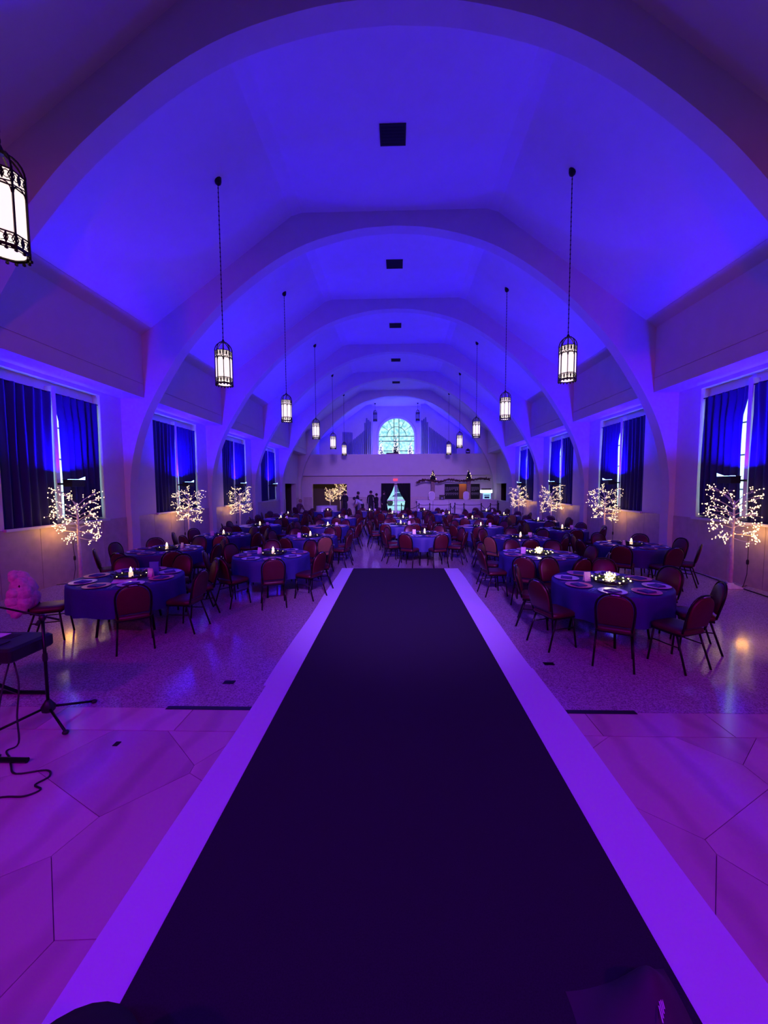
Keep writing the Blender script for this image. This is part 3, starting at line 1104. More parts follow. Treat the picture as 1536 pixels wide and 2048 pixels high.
TM = table_meshes()
SIDES = ['near', 'near right', 'right', 'far right', 'far', 'far left', 'left', 'near left']
ORDW = ['first', 'second', 'third', 'fourth', 'fifth', 'sixth', 'seventh']
ROWS = {
    'right inner row': [(3.03, 5.38), (2.86, 7.62), (3.25, 10.02), (2.82, 12.8), (3.10, 15.7), (2.50, 18.3)],
    'right wall row': [(5.36, 8.8), (5.14, 11.95), (5.42, 14.75), (4.90, 17.6), (4.75, 20.4)],
    'middle row': [(0.82, 10.9), (0.16, 13.55), (0.28, 16.1), (-0.20, 18.75), (1.50, 20.9)],
    'left inner row': [(-2.46, 7.6), (-2.32, 10.3), (-2.34, 13.05), (-2.45, 16.4), (-1.48, 21.0)],
    'left wall row': [(-4.0, 5.64), (-5.0, 8.2), (-4.86, 10.65), (-4.78, 13.3), (-4.92, 16.2), (-5.3, 18.6), (-3.75, 20.8)],
}
TAN = {('left wall row', 2, 0), ('left inner row', 1, 0), ('right inner row', 2, 7), ('right wall row', 3, 0)}
PHASE = {('right inner row', 0): 0.35, ('left inner row', 0): 0.33, ('left wall row', 0): -0.12, ('middle row', 0): pi / 8 - 0.07, ('left wall row', 1): -0.1, ('right wall row', 0): 0.1}
rr = random.Random(11)
SEATS = []


def clearance(tx, ty, p_):
    best = 9.0
    for i in range(8):
        a = -pi / 2 + p_ + i * pi / 4
        c = (tx + 1.05 * cos(a), ty + 1.05 * sin(a))
        for q in SEATS:
            best = min(best, math.dist(c, q))
    return min(best, 0.6)


for row, spots in ROWS.items():
    for ti, (tx, ty) in enumerate(spots):
        tname = '%s table, %s' % (ORDW[ti], row)
        dist = ty
        far = dist > 15.0
        ph = PHASE.get((row, ti))
        if ph is None:
            ph = max([rr.uniform(-0.39, 0.39) for _ in range(24)], key=lambda p_: clearance(tx, ty, p_))
        t = thing('round_table', 'round folding banquet table under navy cloth, %s' % tname, 'table', (tx, ty, 0), rr.uniform(0, 1), 'round banquet tables')
        put('tabletop', TM['top'], t)
        for q in range(4):
            put('leg', TM['leg'], t, (0, 0, 0), pi / 4 + q * pi / 2)
        put('brace', TM['brace'], t, (0, 0, 0), pi / 4)
        put('brace', TM['brace'], t, (0, 0, 0), 3 * pi / 4)
        tag(put('tablecloth', TM['cloth%d' % (ti % 3)], None, (tx, ty, 0), rr.uniform(0, 6)), 'navy tablecloth draped over the %s' % tname, 'tablecloth', 'navy round tablecloths')
        zt = 0.7475
        # centrepiece
        cx_, cy_ = tx + 0.02, ty + 0.02
        wr = thing('wreath', 'dark greenery wreath with tiny lights on the %s' % tname, 'wreath', (cx_, cy_, zt), rr.uniform(0, 6), 'table wreaths')
        put('greenery', TM['wreath_leaves'], wr)
        put('bulbs', TM['wreath_bulbs' if row == 'right inner row' and ti < 2 else 'wreath_bulbs_few'], wr)
        if (row, ti) in (('right inner row', 0), ('right inner row', 1)):
            j = thing('light_jar', 'glass jar of glowing yellow fairy lights on the %s' % tname, 'jar', (cx_, cy_, zt), 0, 'light jars')
            put('jar_glass', TM['jar'], j)
            fl_ = put('fairy_lights', TM['jar_lights'], j)
            fl_['kind'] = 'stuff'
            lamp('jar_glow', 'POINT', (0, 0, 0.20), 1.2, (1.0, 0.75, 0.35), 0.06, parent=j)
        else:
            j = thing('candle', 'small glowing LED candle on the %s' % tname, 'candle', (cx_, cy_, zt), rr.uniform(0, 6), 'table candles')
            put('wax', TM['candle'], j)
            put('flame', TM['flame'], j)
        ca = rr.uniform(2.6, 3.8) if rr.random() < 0.5 else rr.uniform(-0.5, 0.5)
        if (row, ti) in (('right inner row', 0), ('right inner row', 1), ('left inner row', 0)):
            ca = pi - 0.2
        co = put('tent_card', TM['card'], None, (cx_ + 0.30 * cos(ca), cy_ + 0.30 * sin(ca), zt), rr.uniform(-0.5, 0.5))
        tag(co, 'white folded card standing on the %s' % tname, 'card', 'table cards')
        for i in range(8):
            a = -pi / 2 + ph + i * pi / 4 + (0 if ti == 0 else rr.uniform(-0.05, 0.05))
            if i == 0:
                s0 = round((a - math.atan2(-ty, 0.07 - tx)) / (pi / 4))
            side = SIDES[(s0 + i) % 8]
            skip = (row, ti, i) in {('left wall row', 0, 7), ('left wall row', 0, 6), ('left wall row', 0, 0)}
            rad = 0.93 + rr.uniform(-0.01, 0.04)
            SEATS.append((tx + 1.05 * cos(a), ty + 1.05 * sin(a)))
            if not skip:
                tn = (row, ti, (s0 + i) % 8) in TAN
                chair(tx + rad * cos(a), ty + rad * sin(a), a + pi / 2 + rr.uniform(-0.07, 0.07),
                      '%s banquet chair on %s side of %s' % ('tan' if tn else 'burgundy', side, tname), 'banquet chairs', far and not tn, tn)
            kind = 'silver' if i % 2 else 'rose'
            pr = 0.545
            px, py = tx + pr * cos(a), ty + pr * sin(a)
            tag(put('charger_plate', TM['plate_' + kind], None, (px, py, zt), 0), '%s charger plate on %s side of %s' % ('silver' if i % 2 else 'rose gold', side, tname), 'plate', 'charger plates')
            if dist < 12.5:
                tag(put('napkin', TM['napkin'], None, (px, py, zt + 0.009), a + pi / 4 * (i % 3)), 'folded navy napkin on plate, %s side of %s' % (side, tname), 'napkin', 'folded napkins')
            if dist < 8.5:
                for nm_, off in (('fork', -0.20), ('knife', 0.20)):
                    da = off / 0.55
                    tag(put('table_' + nm_, TM[nm_], None, (tx + 0.58 * cos(a + da), ty + 0.58 * sin(a + da), zt), a + da + pi / 2),
                        'steel %s beside the plate, %s side of %s' % (nm_, side, tname), nm_, 'table cutlery')

# extra chairs by the front left table: one with the fur coat, one side-on
chair(-4.80, 5.18, -pi / 2 + 0.45, 'burgundy chair with pink fur coat over its back, front left table', 'banquet chairs')
# blue card on the front left table
tag(MB().rings([rrect(0.13, 0.02, 0.004, 0), rrect(0.13, 0.02, 0.004, 0.20)]).build('menu_holder', 'blue_card', None, False, (-3.72, 5.82, 0.7475), 0.2), 'tall blue menu card standing on the first table, left wall row', 'menu')
tag(MB().rings([rrect(0.30, 0.22, 0.01, 0), rrect(0.30, 0.22, 0.01, 0.012)]).build('table_folder', 'menu_paper', None, False, (-3.90, 5.42, 0.7475), 0.5), 'pale folder lying flat on the first table, left wall row', 'folder')

# pink fur coat over the chair back
fc = thing('fur_coat', 'fluffy pink fur coat draped over a chair back', 'coat', (-4.80, 5.18, 0), -pi / 2 + 0.45)
rc = random.Random(4)


def furry(lobes, name):
    b = MB()
    for (cx_, cz_, r, dy) in lobes:
        o = len(b.v)
        c = Vector((cx_, BKY(cz_) - 0.03 + dy, cz_))
        b.blob(c, r, 1, 0.85, 1, 18, 12)
        for i in range(o, len(b.v)):
            v = Vector(b.v[i])
            d = v - c
            b.v[i] = tuple(c + d * (1 + 0.10 * sin(31 * v.x + 17 * v.z) * sin(23 * v.y + 29 * v.z) + rc.uniform(-0.05, 0.05)))
    return b.build(name, 'fur_pink', fc, True)


furry([(0, 0.72, 0.17, -0.01), (0, 0.58, 0.17, -0.02), (0, 0.86, 0.11, 0), (-0.07, 0.80, 0.12, -0.01), (0.07, 0.79, 0.12, 0), (-0.12, 0.69, 0.13, -0.02), (0.10, 0.68, 0.14, 0), (0, 0.62, 0.14, -0.03), (-0.13, 0.56, 0.13, -0.03), (0.13, 0.55, 0.13, -0.02), (0, 0.50, 0.13, -0.05)], 'coat_body')
furry([(-0.20, 0.72, 0.08, -0.05), (-0.22, 0.63, 0.085, -0.08), (-0.22, 0.54, 0.08, -0.09), (-0.20, 0.46, 0.075, -0.09)], 'sleeve')
furry([(0.20, 0.70, 0.08, -0.05), (0.22, 0.61, 0.085, -0.08), (0.22, 0.52, 0.08, -0.09), (0.20, 0.45, 0.075, -0.09)], 'sleeve')
furry([(-0.10, 0.90, 0.06, -0.03), (0, 0.93, 0.065, -0.05), (0.10, 0.90, 0.06, -0.03)], 'collar')

# ------------------------------------------------------------------ lit twig trees along the walls
def twig_tree_meshes(seed):
    r_ = random.Random(seed)
    M = {'branch': []}
    M['base'] = MB().rings([rrect(0.34, 0.34, 0.05, 0), rrect(0.33, 0.33, 0.05, 0.02), rrect(0.14, 0.14, 0.05, 0.07), rrect(0.09, 0.09, 0.04, 0.10)]).mesh('base', 'tree_white', True)
    b = MB().tube([(0, 0, 0.05), (0.006, 0, 0.5), (-0.006, 0.005, 1.0), (0.005, 0, 1.45), (0, 0, 1.78)], [0.042, 0.036, 0.028, 0.020, 0.012], 8)
    for q in range(9):
        z = 0.15 + q * 0.12
        a = r_.uniform(0, 6.28)
        b.blob((0.036 * cos(a), 0.036 * sin(a), z), 0.012, 1, 1, 1, 5, 3)
    M['trunk'] = b.mesh('trunk', 'tree_white', True)
    bulbs = MB()
    nb = 26
    for i in range(nb):
        f = i / (nb - 1)
        z0 = 1.02 + 0.72 * f
        a = i * 2.399 + r_.uniform(-0.3, 0.3)
        # lower whorl wide and drooping, upper one sparser and rising
        L = (0.36 if f < 0.5 else 0.44) + r_.uniform(-0.06, 0.06)
        if f > 0.85:
            L *= 0.9
        rise = -0.04 + 0.36 * f + r_.uniform(-0.05, 0.06)
        b = MB()
        p0 = Vector((0, 0, z0))
        d = Vector((cos(a), sin(a), 0))
        sd = Vector((-sin(a), cos(a), 0))
        path = [p0, p0 + d * L * 0.35 + Vector((0, 0, rise * 0.5)), p0 + d * L * 0.72 + Vector((0, 0, rise * 0.85)) + sd * r_.uniform(-.04, .04), p0 + d * L + Vector((0, 0, rise))]
        b.tube(path, [0.010, 0.007, 0.005, 0.003], 5)
        tips = [path[-1]]
        for q in range(8 if f < 0.5 else 6):
            t = r_.uniform(0.3, 0.95)
            s0 = path[1].lerp(path[3], t) if t > 0.35 else path[0].lerp(path[1], t / 0.35)
            dd = (d * r_.uniform(0.1, 0.9) + sd * r_.uniform(-1, 1) + Vector((0, 0, r_.uniform(-0.5, 0.8)))).normalized()
            e = s0 + dd * r_.uniform(0.08, 0.18)
            b.tube([s0, (s0 + e) / 2 + Vector((0, 0, 0.01)), e], [0.004, 0.003, 0.002], 4)
            tips.append(e)
            tips.append(s0.lerp(e, 0.5) + Vector((0, 0, 0.012)))
        M['branch'].append(b.mesh('branch', 'tree_white'))
        for e in tips:
            if r_.random() < 0.92:
                bulbs.blob(e, 0.0105, 1, 1, 1.2, 5, 4)
    M['bulbs'] = bulbs.mesh('fairy_lights', 'bulb_warm')
    M['cord'] = MB().tube([(0.10, 0.22, 1.05), (0.11, 0.23, 0.8), (0.12, 0.22, 0.6), (0.12, 0.22, 0.3), (0.06, 0.22, 0.06), (0.0, 0.25, 0.008), (-0.15, 0.5, 0.008)], 0.006, 5).mesh('power_cord', 'cord_black', True)
    M['adapter'] = MB().rings([rrect(0.03, 0.03, 0.008, -0.05), rrect(0.04, 0.035, 0.01, -0.03), rrect(0.04, 0.035, 0.01, 0.03), rrect(0.02, 0.02, 0.008, 0.05)]).mesh('cord_adapter', 'cord_black')
    return M


TT = [twig_tree_meshes(s) for s in (2, 9, 31)]
for i, (x, y, lab) in enumerate([
    (-6.88, 8.15, 'below left wall window nearest to the camera'), (-6.85, 12.55, 'below left wall window second from the camera'), (-6.85, 16.7, 'below left wall window third from the camera'),
    (6.88, 7.95, 'below right wall window nearest to the camera'), (6.85, 12.75, 'below right wall window second from the camera'), (6.85, 17.15, 'below right wall window third from the camera'), (6.85, 21.75, 'below right wall window fourth from the camera')]):
    M = TT[i % 3]
    rz = (i * 1.7) % 6.28
    t = thing('lit_twig_tree', 'white twig tree with warm fairy lights ' + lab, 'lit tree', (x, y, 0), 0, 'lit twig trees along the walls')
    put('base', M['base'], t)
    put('trunk', M['trunk'], t, None, rz)
    for bm_ in M['branch']:
        put('branch', bm_, t, None, rz)
    o = put('fairy_lights', M['bulbs'], t, None, rz)
    o['kind'] = 'stuff'
    ca = -pi / 2 if x < 0 else pi / 2 + pi
    c_ = put('power_cord', M['cord'], t, None, pi / 2 if x < 0 else -pi / 2)
    put('cord_adapter', M['adapter'], c_, (0.12, 0.22, 0.55))
    lamp('tree_glow', 'POINT', (-0.18 if x < 0 else 0.18, -0.15, 1.15), 3.6, (1.0, 0.42, 0.06), 0.10, parent=t)

# cable along the right wall
tag(MB().tube(spline([(6.95, 7.0, 0.012), (7.05, 8.1, 0.012), (7.12, 8.6, 0.012), (7.2, 9.3, 0.012), (7.12, 10.0, 0.012)], 5), 0.012, 6).build('power_cable', 'cord_black', None, True), 'black cable lying along the foot of the right wall', 'cable')

# ------------------------------------------------------------------ gallery: organ pipes, trees, console
def organ(label, sx):
    t = thing('pipe_organ', label, 'organ', (0, 32.4, 3.1), 0, 'gallery organ pipes')
    rk = []
    if sx < 0:
        for i in range(7):
            rk.append((-4.5 + i * 0.125, 6.70 - 0.01 * i, 0.045, 0.25))
        for i in range(16):
            x_ = -4.45 + i * 0.125
            z_ = 5.4 + (i / 15) ** 1.1 * 1.45
            rk.append((x_, z_, 0.048, 0.0))
        for i, z_ in enumerate((7.38, 7.78, 7.62, 7.5)):
            rk.append((-2.62 + i * 0.15, z_, 0.062, -0.02))
    else:
        for i, z_ in enumerate((7.55, 7.66, 7.8, 7.4)):
            rk.append((2.12 + i * 0.15, z_, 0.062, -0.02))
        for i in range(18):
            rk.append((2.76 + i * 0.13, 7.0 - i * 0.095, 0.05, 0.0))
    for (x_, z_, r, yo) in rk:
        h = z_ - 3.1
        p = MB().lathe([(0.018, 0.55), (r * 0.6, 0.75), (r, 0.98), (r, h), (r * 0.82, h), (r * 0.82, h - 0.05)], 10).build('pipe', 'pipe_metal', t, True, (x_, yo, 0))
        MB().box(-r * 0.55, r * 0.55, -r * 1.02, -r * 0.7, 1.00, 1.10).build('pipe_mouth', 'black_matte', p)
    x0, x1 = (-4.62, -2.05) if sx < 0 else (2.02, 5.1)
    MB().box(x0, x1, -0.12, 0.40, 0, 0.58).build('wind_chest', 'dark_wood', t)
    MB().box(x0, x1, -0.09, -0.06, 1.5, 1.56).box(x0, x1, 0.35, 0.38, 1.5, 1.56).build('pipe_rack', 'dark_wood', t)


organ('rank of metal organ pipes rising beside the window, with flat-topped left end', -1)
organ('rank of metal organ pipes stepping down to the right of the window', 1)


def xmas_tree(name, label, x, y, z, h, r, fm, bulbs, bm_, group, seed, cat='christmas tree'):
    r_ = random.Random(seed)
    t = thing(name, label, cat, (x, y, z), 0, group)
    MB().tube([(0, 0, 0), (0, 0, h * 0.3)], [0.04 * h / 2, 0.03 * h / 2], 6).build('trunk', 'dark_wood', t)
    b = MB()
    n = 520
    for i in range(n):
        f = (i + 0.5) / n
        zz = h * (0.08 + 0.90 * (1 - math.sqrt(1 - f)))
        rad = r * (1 - (zz / h - 0.08) / 0.93)
        a = i * 2.39996
        d = Vector((cos(a), sin(a), -0.25 + r_.uniform(-.15, .15)))
        c = Vector((0, 0, zz + 0.10 * rad))
        e = c + d * rad * r_.uniform(0.8, 1.08)
        s_ = Vector((-sin(a), cos(a), 0)) * (0.05 + 0.10 * rad)
        m_ = c.lerp(e, 0.6)
        b.add([c, m_ + s_, e, m_ - s_, m_ + Vector((0, 0, 0.05 * rad + 0.01))], [(0, 1, 4), (1, 2, 4), (2, 3, 4), (3, 0, 4)])
    o = b.build('foliage', fm, t)
    o['kind'] = 'stuff'
    if bulbs:
        b = MB()
        for i in range(bulbs):
            f = r_.random()
            zz = h * (0.08 + 0.88 * (1 - math.sqrt(1 - f)))
            rad = r * (1 - (zz / h - 0.08) / 0.93) * r_.uniform(0.82, 1.06)
            a = r_.uniform(0, 2 * pi)
            b.octa((rad * cos(a), rad * sin(a), zz - 0.1 * rad), 0.028)
        o = b.build('fairy_lights', bm_, t)
        o['kind'] = 'stuff'
    return t


xmas_tree('christmas_tree', 'tall dark lit christmas tree in the middle of the gallery window', -0.05, 31.6, 3.1, 3.5, 0.56, 'dark_fir', 230, 'bulb_white', 'gallery christmas trees', 1)
xmas_tree('christmas_tree', 'shorter white-lit christmas tree left of the tall gallery tree', -1.25, 31.7, 3.1, 2.85, 0.50, 'flocked', 320, 'bulb_white', 'gallery christmas trees', 2)
xmas_tree('christmas_tree', 'shorter white-lit christmas tree right of the tall gallery tree', 1.12, 31.7, 3.1, 2.85, 0.50, 'flocked', 320, 'bulb_white', 'gallery christmas trees', 3)
t = thing('organ_console', 'dark wooden organ console right of the gallery trees', 'console', (2.35, 30.6, 3.1))
MB().box(-0.8, 0.8, -0.35, 0.35, 0, 1.45).build('case', 'dark_wood', t)
MB().box(-0.85, 0.85, -0.4, 0.4, 1.45, 1.52).build('lid', 'dark_wood', t)
MB().box(-0.7, 0.7, -0.75, -0.35, 0.75, 0.8).build('key_desk', 'dark_wood', t)
MB().box(-0.55, 0.55, -0.72, -0.42, 0.8, 0.83).build('keyboard', 'menu_paper', t)
t = thing('organ_bench', 'dark box standing before the tall gallery tree', 'bench', (-0.35, 30.4, 3.1))
MB().box(-0.45, 0.45, -0.2, 0.2, 1.36, 1.62).build('seat', 'dark_wood', t)
for q in (-1, 1):
    MB().box(q * 0.40 - 0.03, q * 0.40 + 0.03, -0.18, 0.18, 0, 1.36).build('leg', 'dark_wood', t)
t = thing('moving_head', 'small black stage light on the gallery rail, right end', 'stage light', (5.35, YB - 0.42, 4.53))
MB().box(-0.14, 0.14, -0.1, 0.1, 0, 0.10).build('base', 'black_plastic', t)
MB().box(-0.15, -0.11, -0.05, 0.05, 0.10, 0.30).box(0.11, 0.15, -0.05, 0.05, 0.10, 0.30).build('yoke', 'black_plastic', t)
MB().blob((0, -0.02, 0.27), 0.11, 1, 1.3, 0.9, 10, 6).build('head', 'black_plastic', t, True)
t = thing('stage_monitor', 'small black box on the gallery rail, left end', 'speaker', (-6.7, YB - 0.42, 4.53))
MB().box(-0.16, 0.16, -0.09, 0.09, 0, 0.14).build('body', 'black_plastic', t)
MB().box(-0.14, 0.14, -0.1, -0.09, 0.02, 0.12).build('grille', 'black_matte', t)

# ------------------------------------------------------------------ entrance doors, drapes and exit sign
dr = struct(put('door_1', None, None, (-0.06, YB + 0.14, 0)))
MB().box(-1.03, -0.96, -0.05, 0.05, 0, 2.29).box(0.96, 1.03, -0.05, 0.05, 0, 2.29).box(-0.96, 0.96, -0.05, 0.05, 2.22, 2.29).build('door_frame', 'bronze', dr)
for q in (-1, 1):
    x0, x1 = sorted((q * 0.02, q * 0.96))
    lf = MB().box(x0, x1, -0.03, 0.03, 0, 0.22).box(x0, x1, -0.03, 0.03, 2.10, 2.22).box(x0, x0 + 0.08, -0.03, 0.03, 0.22, 2.10).box(x1 - 0.08, x1, -0.03, 0.03, 0.22, 2.10).box(x0 + .08, x1 - .08, -0.03, 0.03, 1.0, 1.06).build('door_leaf', 'white_wood', dr)
    MB().add([(x0 + .08, 0, .22), (x1 - .08, 0, .22), (x1 - .08, 0, 2.10), (x0 + .08, 0, 2.10)], [(0, 1, 2, 3)]).build('pane', 'door_glass', lf)
    MB().bar((q * 0.14, -0.06, 1.03), (q * 0.84, -0.06, 1.03), 0.04).build('push_bar', 'chrome', lf)
for q, nm in ((-1, 'left'), (1, 'right')):
    b = MB()

    def fn(u, v, q=q):
        z = 2.34 - 2.2 * v
        if v < 0.62:
            inner_ = 0.10 + (0.72 - 0.10) * (v / 0.62) ** 1.6
        else:
            inner_ = 0.72 - 0.14 * (v - 0.62) / 0.38
        x = inner_ + (1.12 - inner_) * u
        return (-0.06 + q * x, YB - 0.09 + 0.05 * sin(u * 2 * pi * 5), z)
    b.grid(fn, 40, 16)
    tag(b.build('drape', 'black_matte', None, True), 'black drape tied back on the %s of the entrance door' % nm, 'drape', 'door drapes')
t = thing('exit_sign', 'glowing red exit sign above the entrance door', 'exit sign', (-0.08, YB - 0.06, 2.50))
MB().box(-0.17, 0.17, -0.02, 0.055, 0, 0.21).build('housing', 'exit_face', t)
fc_ = bpy.data.curves.new('exit_text', 'FONT')
fc_.body = 'EXIT'
fc_.size = 0.17
fc_.align_x = 'CENTER'
fc_.extrude = 0.004
fc_.materials.append(MATS['exit_red'])
tx_ = bpy.data.objects.new('lettering_tmp', fc_)
COL.objects.link(tx_)
tm_ = bpy.data.meshes.new_from_object(tx_.evaluated_get(bpy.context.evaluated_depsgraph_get()))
bpy.data.objects.remove(tx_)
o = put('lettering', tm_, t, (0, -0.03, 0.045))
o.rotation_euler = (pi / 2, 0, 0)
# outside, seen through the entrance
struct(MB().box(-14, 14, YE, 70, -0.25, -0.02).build('ground', 'asphalt'))
t = thing('parked_car', 'pale car parked outside the glass entrance doors', 'car', (0.6, 43, -0.02))
b = MB()
prof = [(-2.1, 0.35), (-2.1, 0.85), (-1.3, 0.98), (-0.7, 1.45), (0.9, 1.48), (1.6, 1.0), (2.1, 0.9), (2.15, 0.35)]
b.rings([[(p[0], -0.85, p[1]) for p in prof], [(p[0], 0.85, p[1]) for p in prof]])
b.build('body', 'car_white', t)
MB().rings([[(p[0], -0.86, p[1]) for p in ((-1.15, 1.0), (-0.62, 1.40), (0.1, 1.42), (0.1, 1.0))], [(p[0], -0.84, p[1]) for p in ((-1.15, 1.0), (-0.62, 1.40), (0.1, 1.42), (0.1, 1.0))]]).build('side_window', 'car_glass', t)
MB().rings([[(p[0], -0.86, p[1]) for p in ((0.17, 1.0), (0.17, 1.42), (0.85, 1.42), (1.4, 1.0))], [(p[0], -0.84, p[1]) for p in ((0.17, 1.0), (0.17, 1.42), (0.85, 1.42), (1.4, 1.0))]]).build('side_window', 'car_glass', t)
for x_ in (-1.35, 1.35):
    for y_ in (-0.80, 0.80):
        wl_ = MB().lathe([(0.20, -0.1), (0.33, -0.09), (0.33, 0.09), (0.20, 0.1)], 16).build('wheel', 'black_matte', t, False, (x_, y_, 0.33))
        wl_.rotation_euler = (pi / 2, 0, 0)
t = thing('house', 'pale building across the street beyond the entrance', 'building', (0, 62, -0.02))
MB().box(-9, 9, 0, 6, 0, 5).build('wall', 'house_pale', t)
for x_ in (-3.2, -0.4, 2.2):
    MB().box(x_, x_ + 1.2, -0.05, 0.02, 1.2, 2.6).build('window', 'car_glass', t)

# ------------------------------------------------------------------ bar
t = thing('bar_counter', 'long white bar counter below the gallery', 'counter', (0, 28.15, 0))
for i in range(5):
    MB().box(1.50 + i * 1.15, 1.50 + (i + 1) * 1.15 - 0.02, -0.25, 0.25, 0, 1.05).build('front_panel', 'counter_white', t)
MB().box(1.42, 7.28, -0.34, 0.34, 1.05, 1.11).build('worktop', 'counter_white', t)
for x, lb in ((2.65, 'left'), (5.24, 'right')):
    t = thing('bark_post', 'square wooden post on the bar, %s one under the garland' % lb, 'post', (x, 28.15, 1.11), 0, 'bar posts')
    MB().box(-0.13, 0.13, -0.13, 0.13, 0, 1.34).build('post_shaft', 'bark_post', t)
    MB().box(-0.17, 0.17, -0.17, 0.17, 1.34, 1.42).build('post_cap', 'bark_post', t)
    xmas_tree('small_fir', 'small dark fir tree on top of the %s bar post' % lb, x, 28.15, 2.53, 0.78, 0.26, 'dark_fir', 12, 'bulb_warm', 'firs on bar posts', 8 if lb == 'left' else 9, 'fir tree')
t = thing('garland', 'rusty brown garland strung across the two bar posts', 'garland', (0, 27.95, 2.42))
rg = random.Random(5)
gpath = spline([(1.5, 0, -0.06), (1.9, 0, 0.13), (2.6, 0, 0.08), (3.1, 0, 0.0), (3.8, 0, 0.15), (4.6, 0, 0.05), (5.3, 0, 0.10), (6.0, 0, 0.20), (6.7, 0, 0.16)], 8)
MB().tube(gpath, 0.05, 6).build('core', 'dark_wood', t)
b = MB()
mat('garland_leaf', (0.12, 0.05, 0.035), 0.8, noise=(50, 0.4))
for i in range(520):
    p = gpath[rg.randrange(len(gpath))]
    d = Vector((rg.uniform(-1, 1), rg.uniform(-1, 1), rg.uniform(-1, 1))).normalized()
    s_ = d.cross(Vector((0.3, 0.9, 0.2))).normalized() * 0.03
    e = p + d * rg.uniform(0.10, 0.17)
    m_ = p.lerp(e, 0.55)
    b.add([p, m_ + s_, e, m_ - s_], [(0, 1, 2, 3)])
b.build('leaves', 'garland_leaf', t)['kind'] = 'stuff'
for x, lb in ((2.55, 'left'), (5.02, 'right')):
    t = thing('counter_sign', 'white sign in a rounded frame before the %s bar post' % lb, 'sign', (x, 27.90, 1.11), 0, 'bar signs')
    MB().rings([[(p[0], 0, p[1] + 0.30) for p in [(q[0], q[1]) for q in rrect(0.40, 0.60, 0.16, 0, 6)]], [(p[0], 0.02, p[1] + 0.30) for p in [(q[0], q[1]) for q in rrect(0.40, 0.60, 0.16, 0, 6)]]]).build('sign_face', 'menu_paper', t)
    b = MB().tube([(q[0], -0.005, q[1] + 0.30) for q in rrect(0.42, 0.62, 0.17, 0, 6)], 0.015, 5, closed=True)
    b.build('sign_frame', 'chrome', t)
t = thing('display_case', 'small glowing display case with lit white header on the bar', 'display case', (6.5, 28.1, 1.11))
MB().box(-0.33, 0.33, -0.24, 0.24, 0, 0.06).box(-0.33, 0.33, 0.20, 0.24, 0.06, 0.50).box(-0.33, -0.28, -0.24, 0.2, 0.06, 0.50).box(0.28, 0.33, -0.24, 0.2, 0.06, 0.50).build('case_body', 'counter_white', t)
MB().box(-0.28, 0.28, -0.22, -0.21, 0.06, 0.50).build('case_front', 'case_glass', t)
MB().box(-0.38, 0.38, -0.27, 0.26, 0.50, 0.70).build('header', 'case_light', t)
MB().box(-0.30, 0.30, -0.2, 0.2, 0.70, 0.82).build('roof', 'dark_wood', t)
MB().box(-0.18, 0.18, -0.226, -0.22, 0.10, 0.24).box(-0.20, 0.20, -0.226, -0.22, 0.30, 0.36).build('shelf_goods', 'car_glass', t)
t = thing('coffee_machine', 'small dark machine standing on the bar left of centre', 'machine', (3.3, 28.05, 1.11))
MB().box(-0.16, 0.16, -0.14, 0.14, 0, 0.06).box(-0.16, 0.16, 0.02, 0.14, 0.06, 0.26).box(-0.18, 0.18, -0.15, 0.14, 0.26, 0.36).build('body', 'black_plastic', t)
MB().lathe([(0.05, 0.06), (0.065, 0.12), (0.05, 0.18)], 10, (0, -0.06, 0)).build('pot', 'dark_lantern_glass', t)
# menu boards in the serving hatch
for x, lb, w_ in ((4.25, 'left', 0.55), (6.02, 'right', 0.34)):
    t = thing('menu_board', 'black chalkboard menu with white drawings, %s one behind the bar' % lb, 'menu board', (x, YB + 0.10, 1.12), 0, 'bar menu boards')
    MB().box(-w_, w_, 0, 0.04, 0, 1.12).build('board', 'black_matte', t)
    b = MB()
    rm = random.Random(6)
    for i in range(7 if w_ > .4 else 4):
        xx = -w_ + 0.12 + i * (2 * w_ - 0.24) / (6 if w_ > .4 else 3)
        h = rm.uniform(0.18, 0.34)
        b.bar((xx - 0.04, -0.004, 0.92), (xx - 0.02, -0.004, 0.92 - h), 0.012, 0.004).bar((xx + 0.04, -0.004, 0.92), (xx + 0.02, -0.004, 0.92 - h), 0.012, 0.004).bar((xx - 0.03, -0.004, 0.92 - h), (xx + 0.03, -0.004, 0.92 - h), 0.012, 0.004)
        b.tube([(xx + 0.045 * cos(k * pi / 4), -0.004, 0.42 + 0.06 * sin(k * pi / 4)) for k in range(8)], 0.007, 4, closed=True)
        b.bar((xx, -0.004, 0.36), (xx, -0.004, 0.28), 0.012, 0.004)
    b.build('chalk_drawing', 'menu_paper', t)
tag(MB().box(4.82, 5.72, YB + 0.9, YB + 0.95, 1.1, 2.27).build('rust_panel', 'rust_wall'), 'rust coloured panel seen through the serving hatch', 'panel')
lamp('hatch_lamp', 'POINT', (5.2, YB + 0.6, 2.6), 10, (1.0, 0.7, 0.45), 0.1)
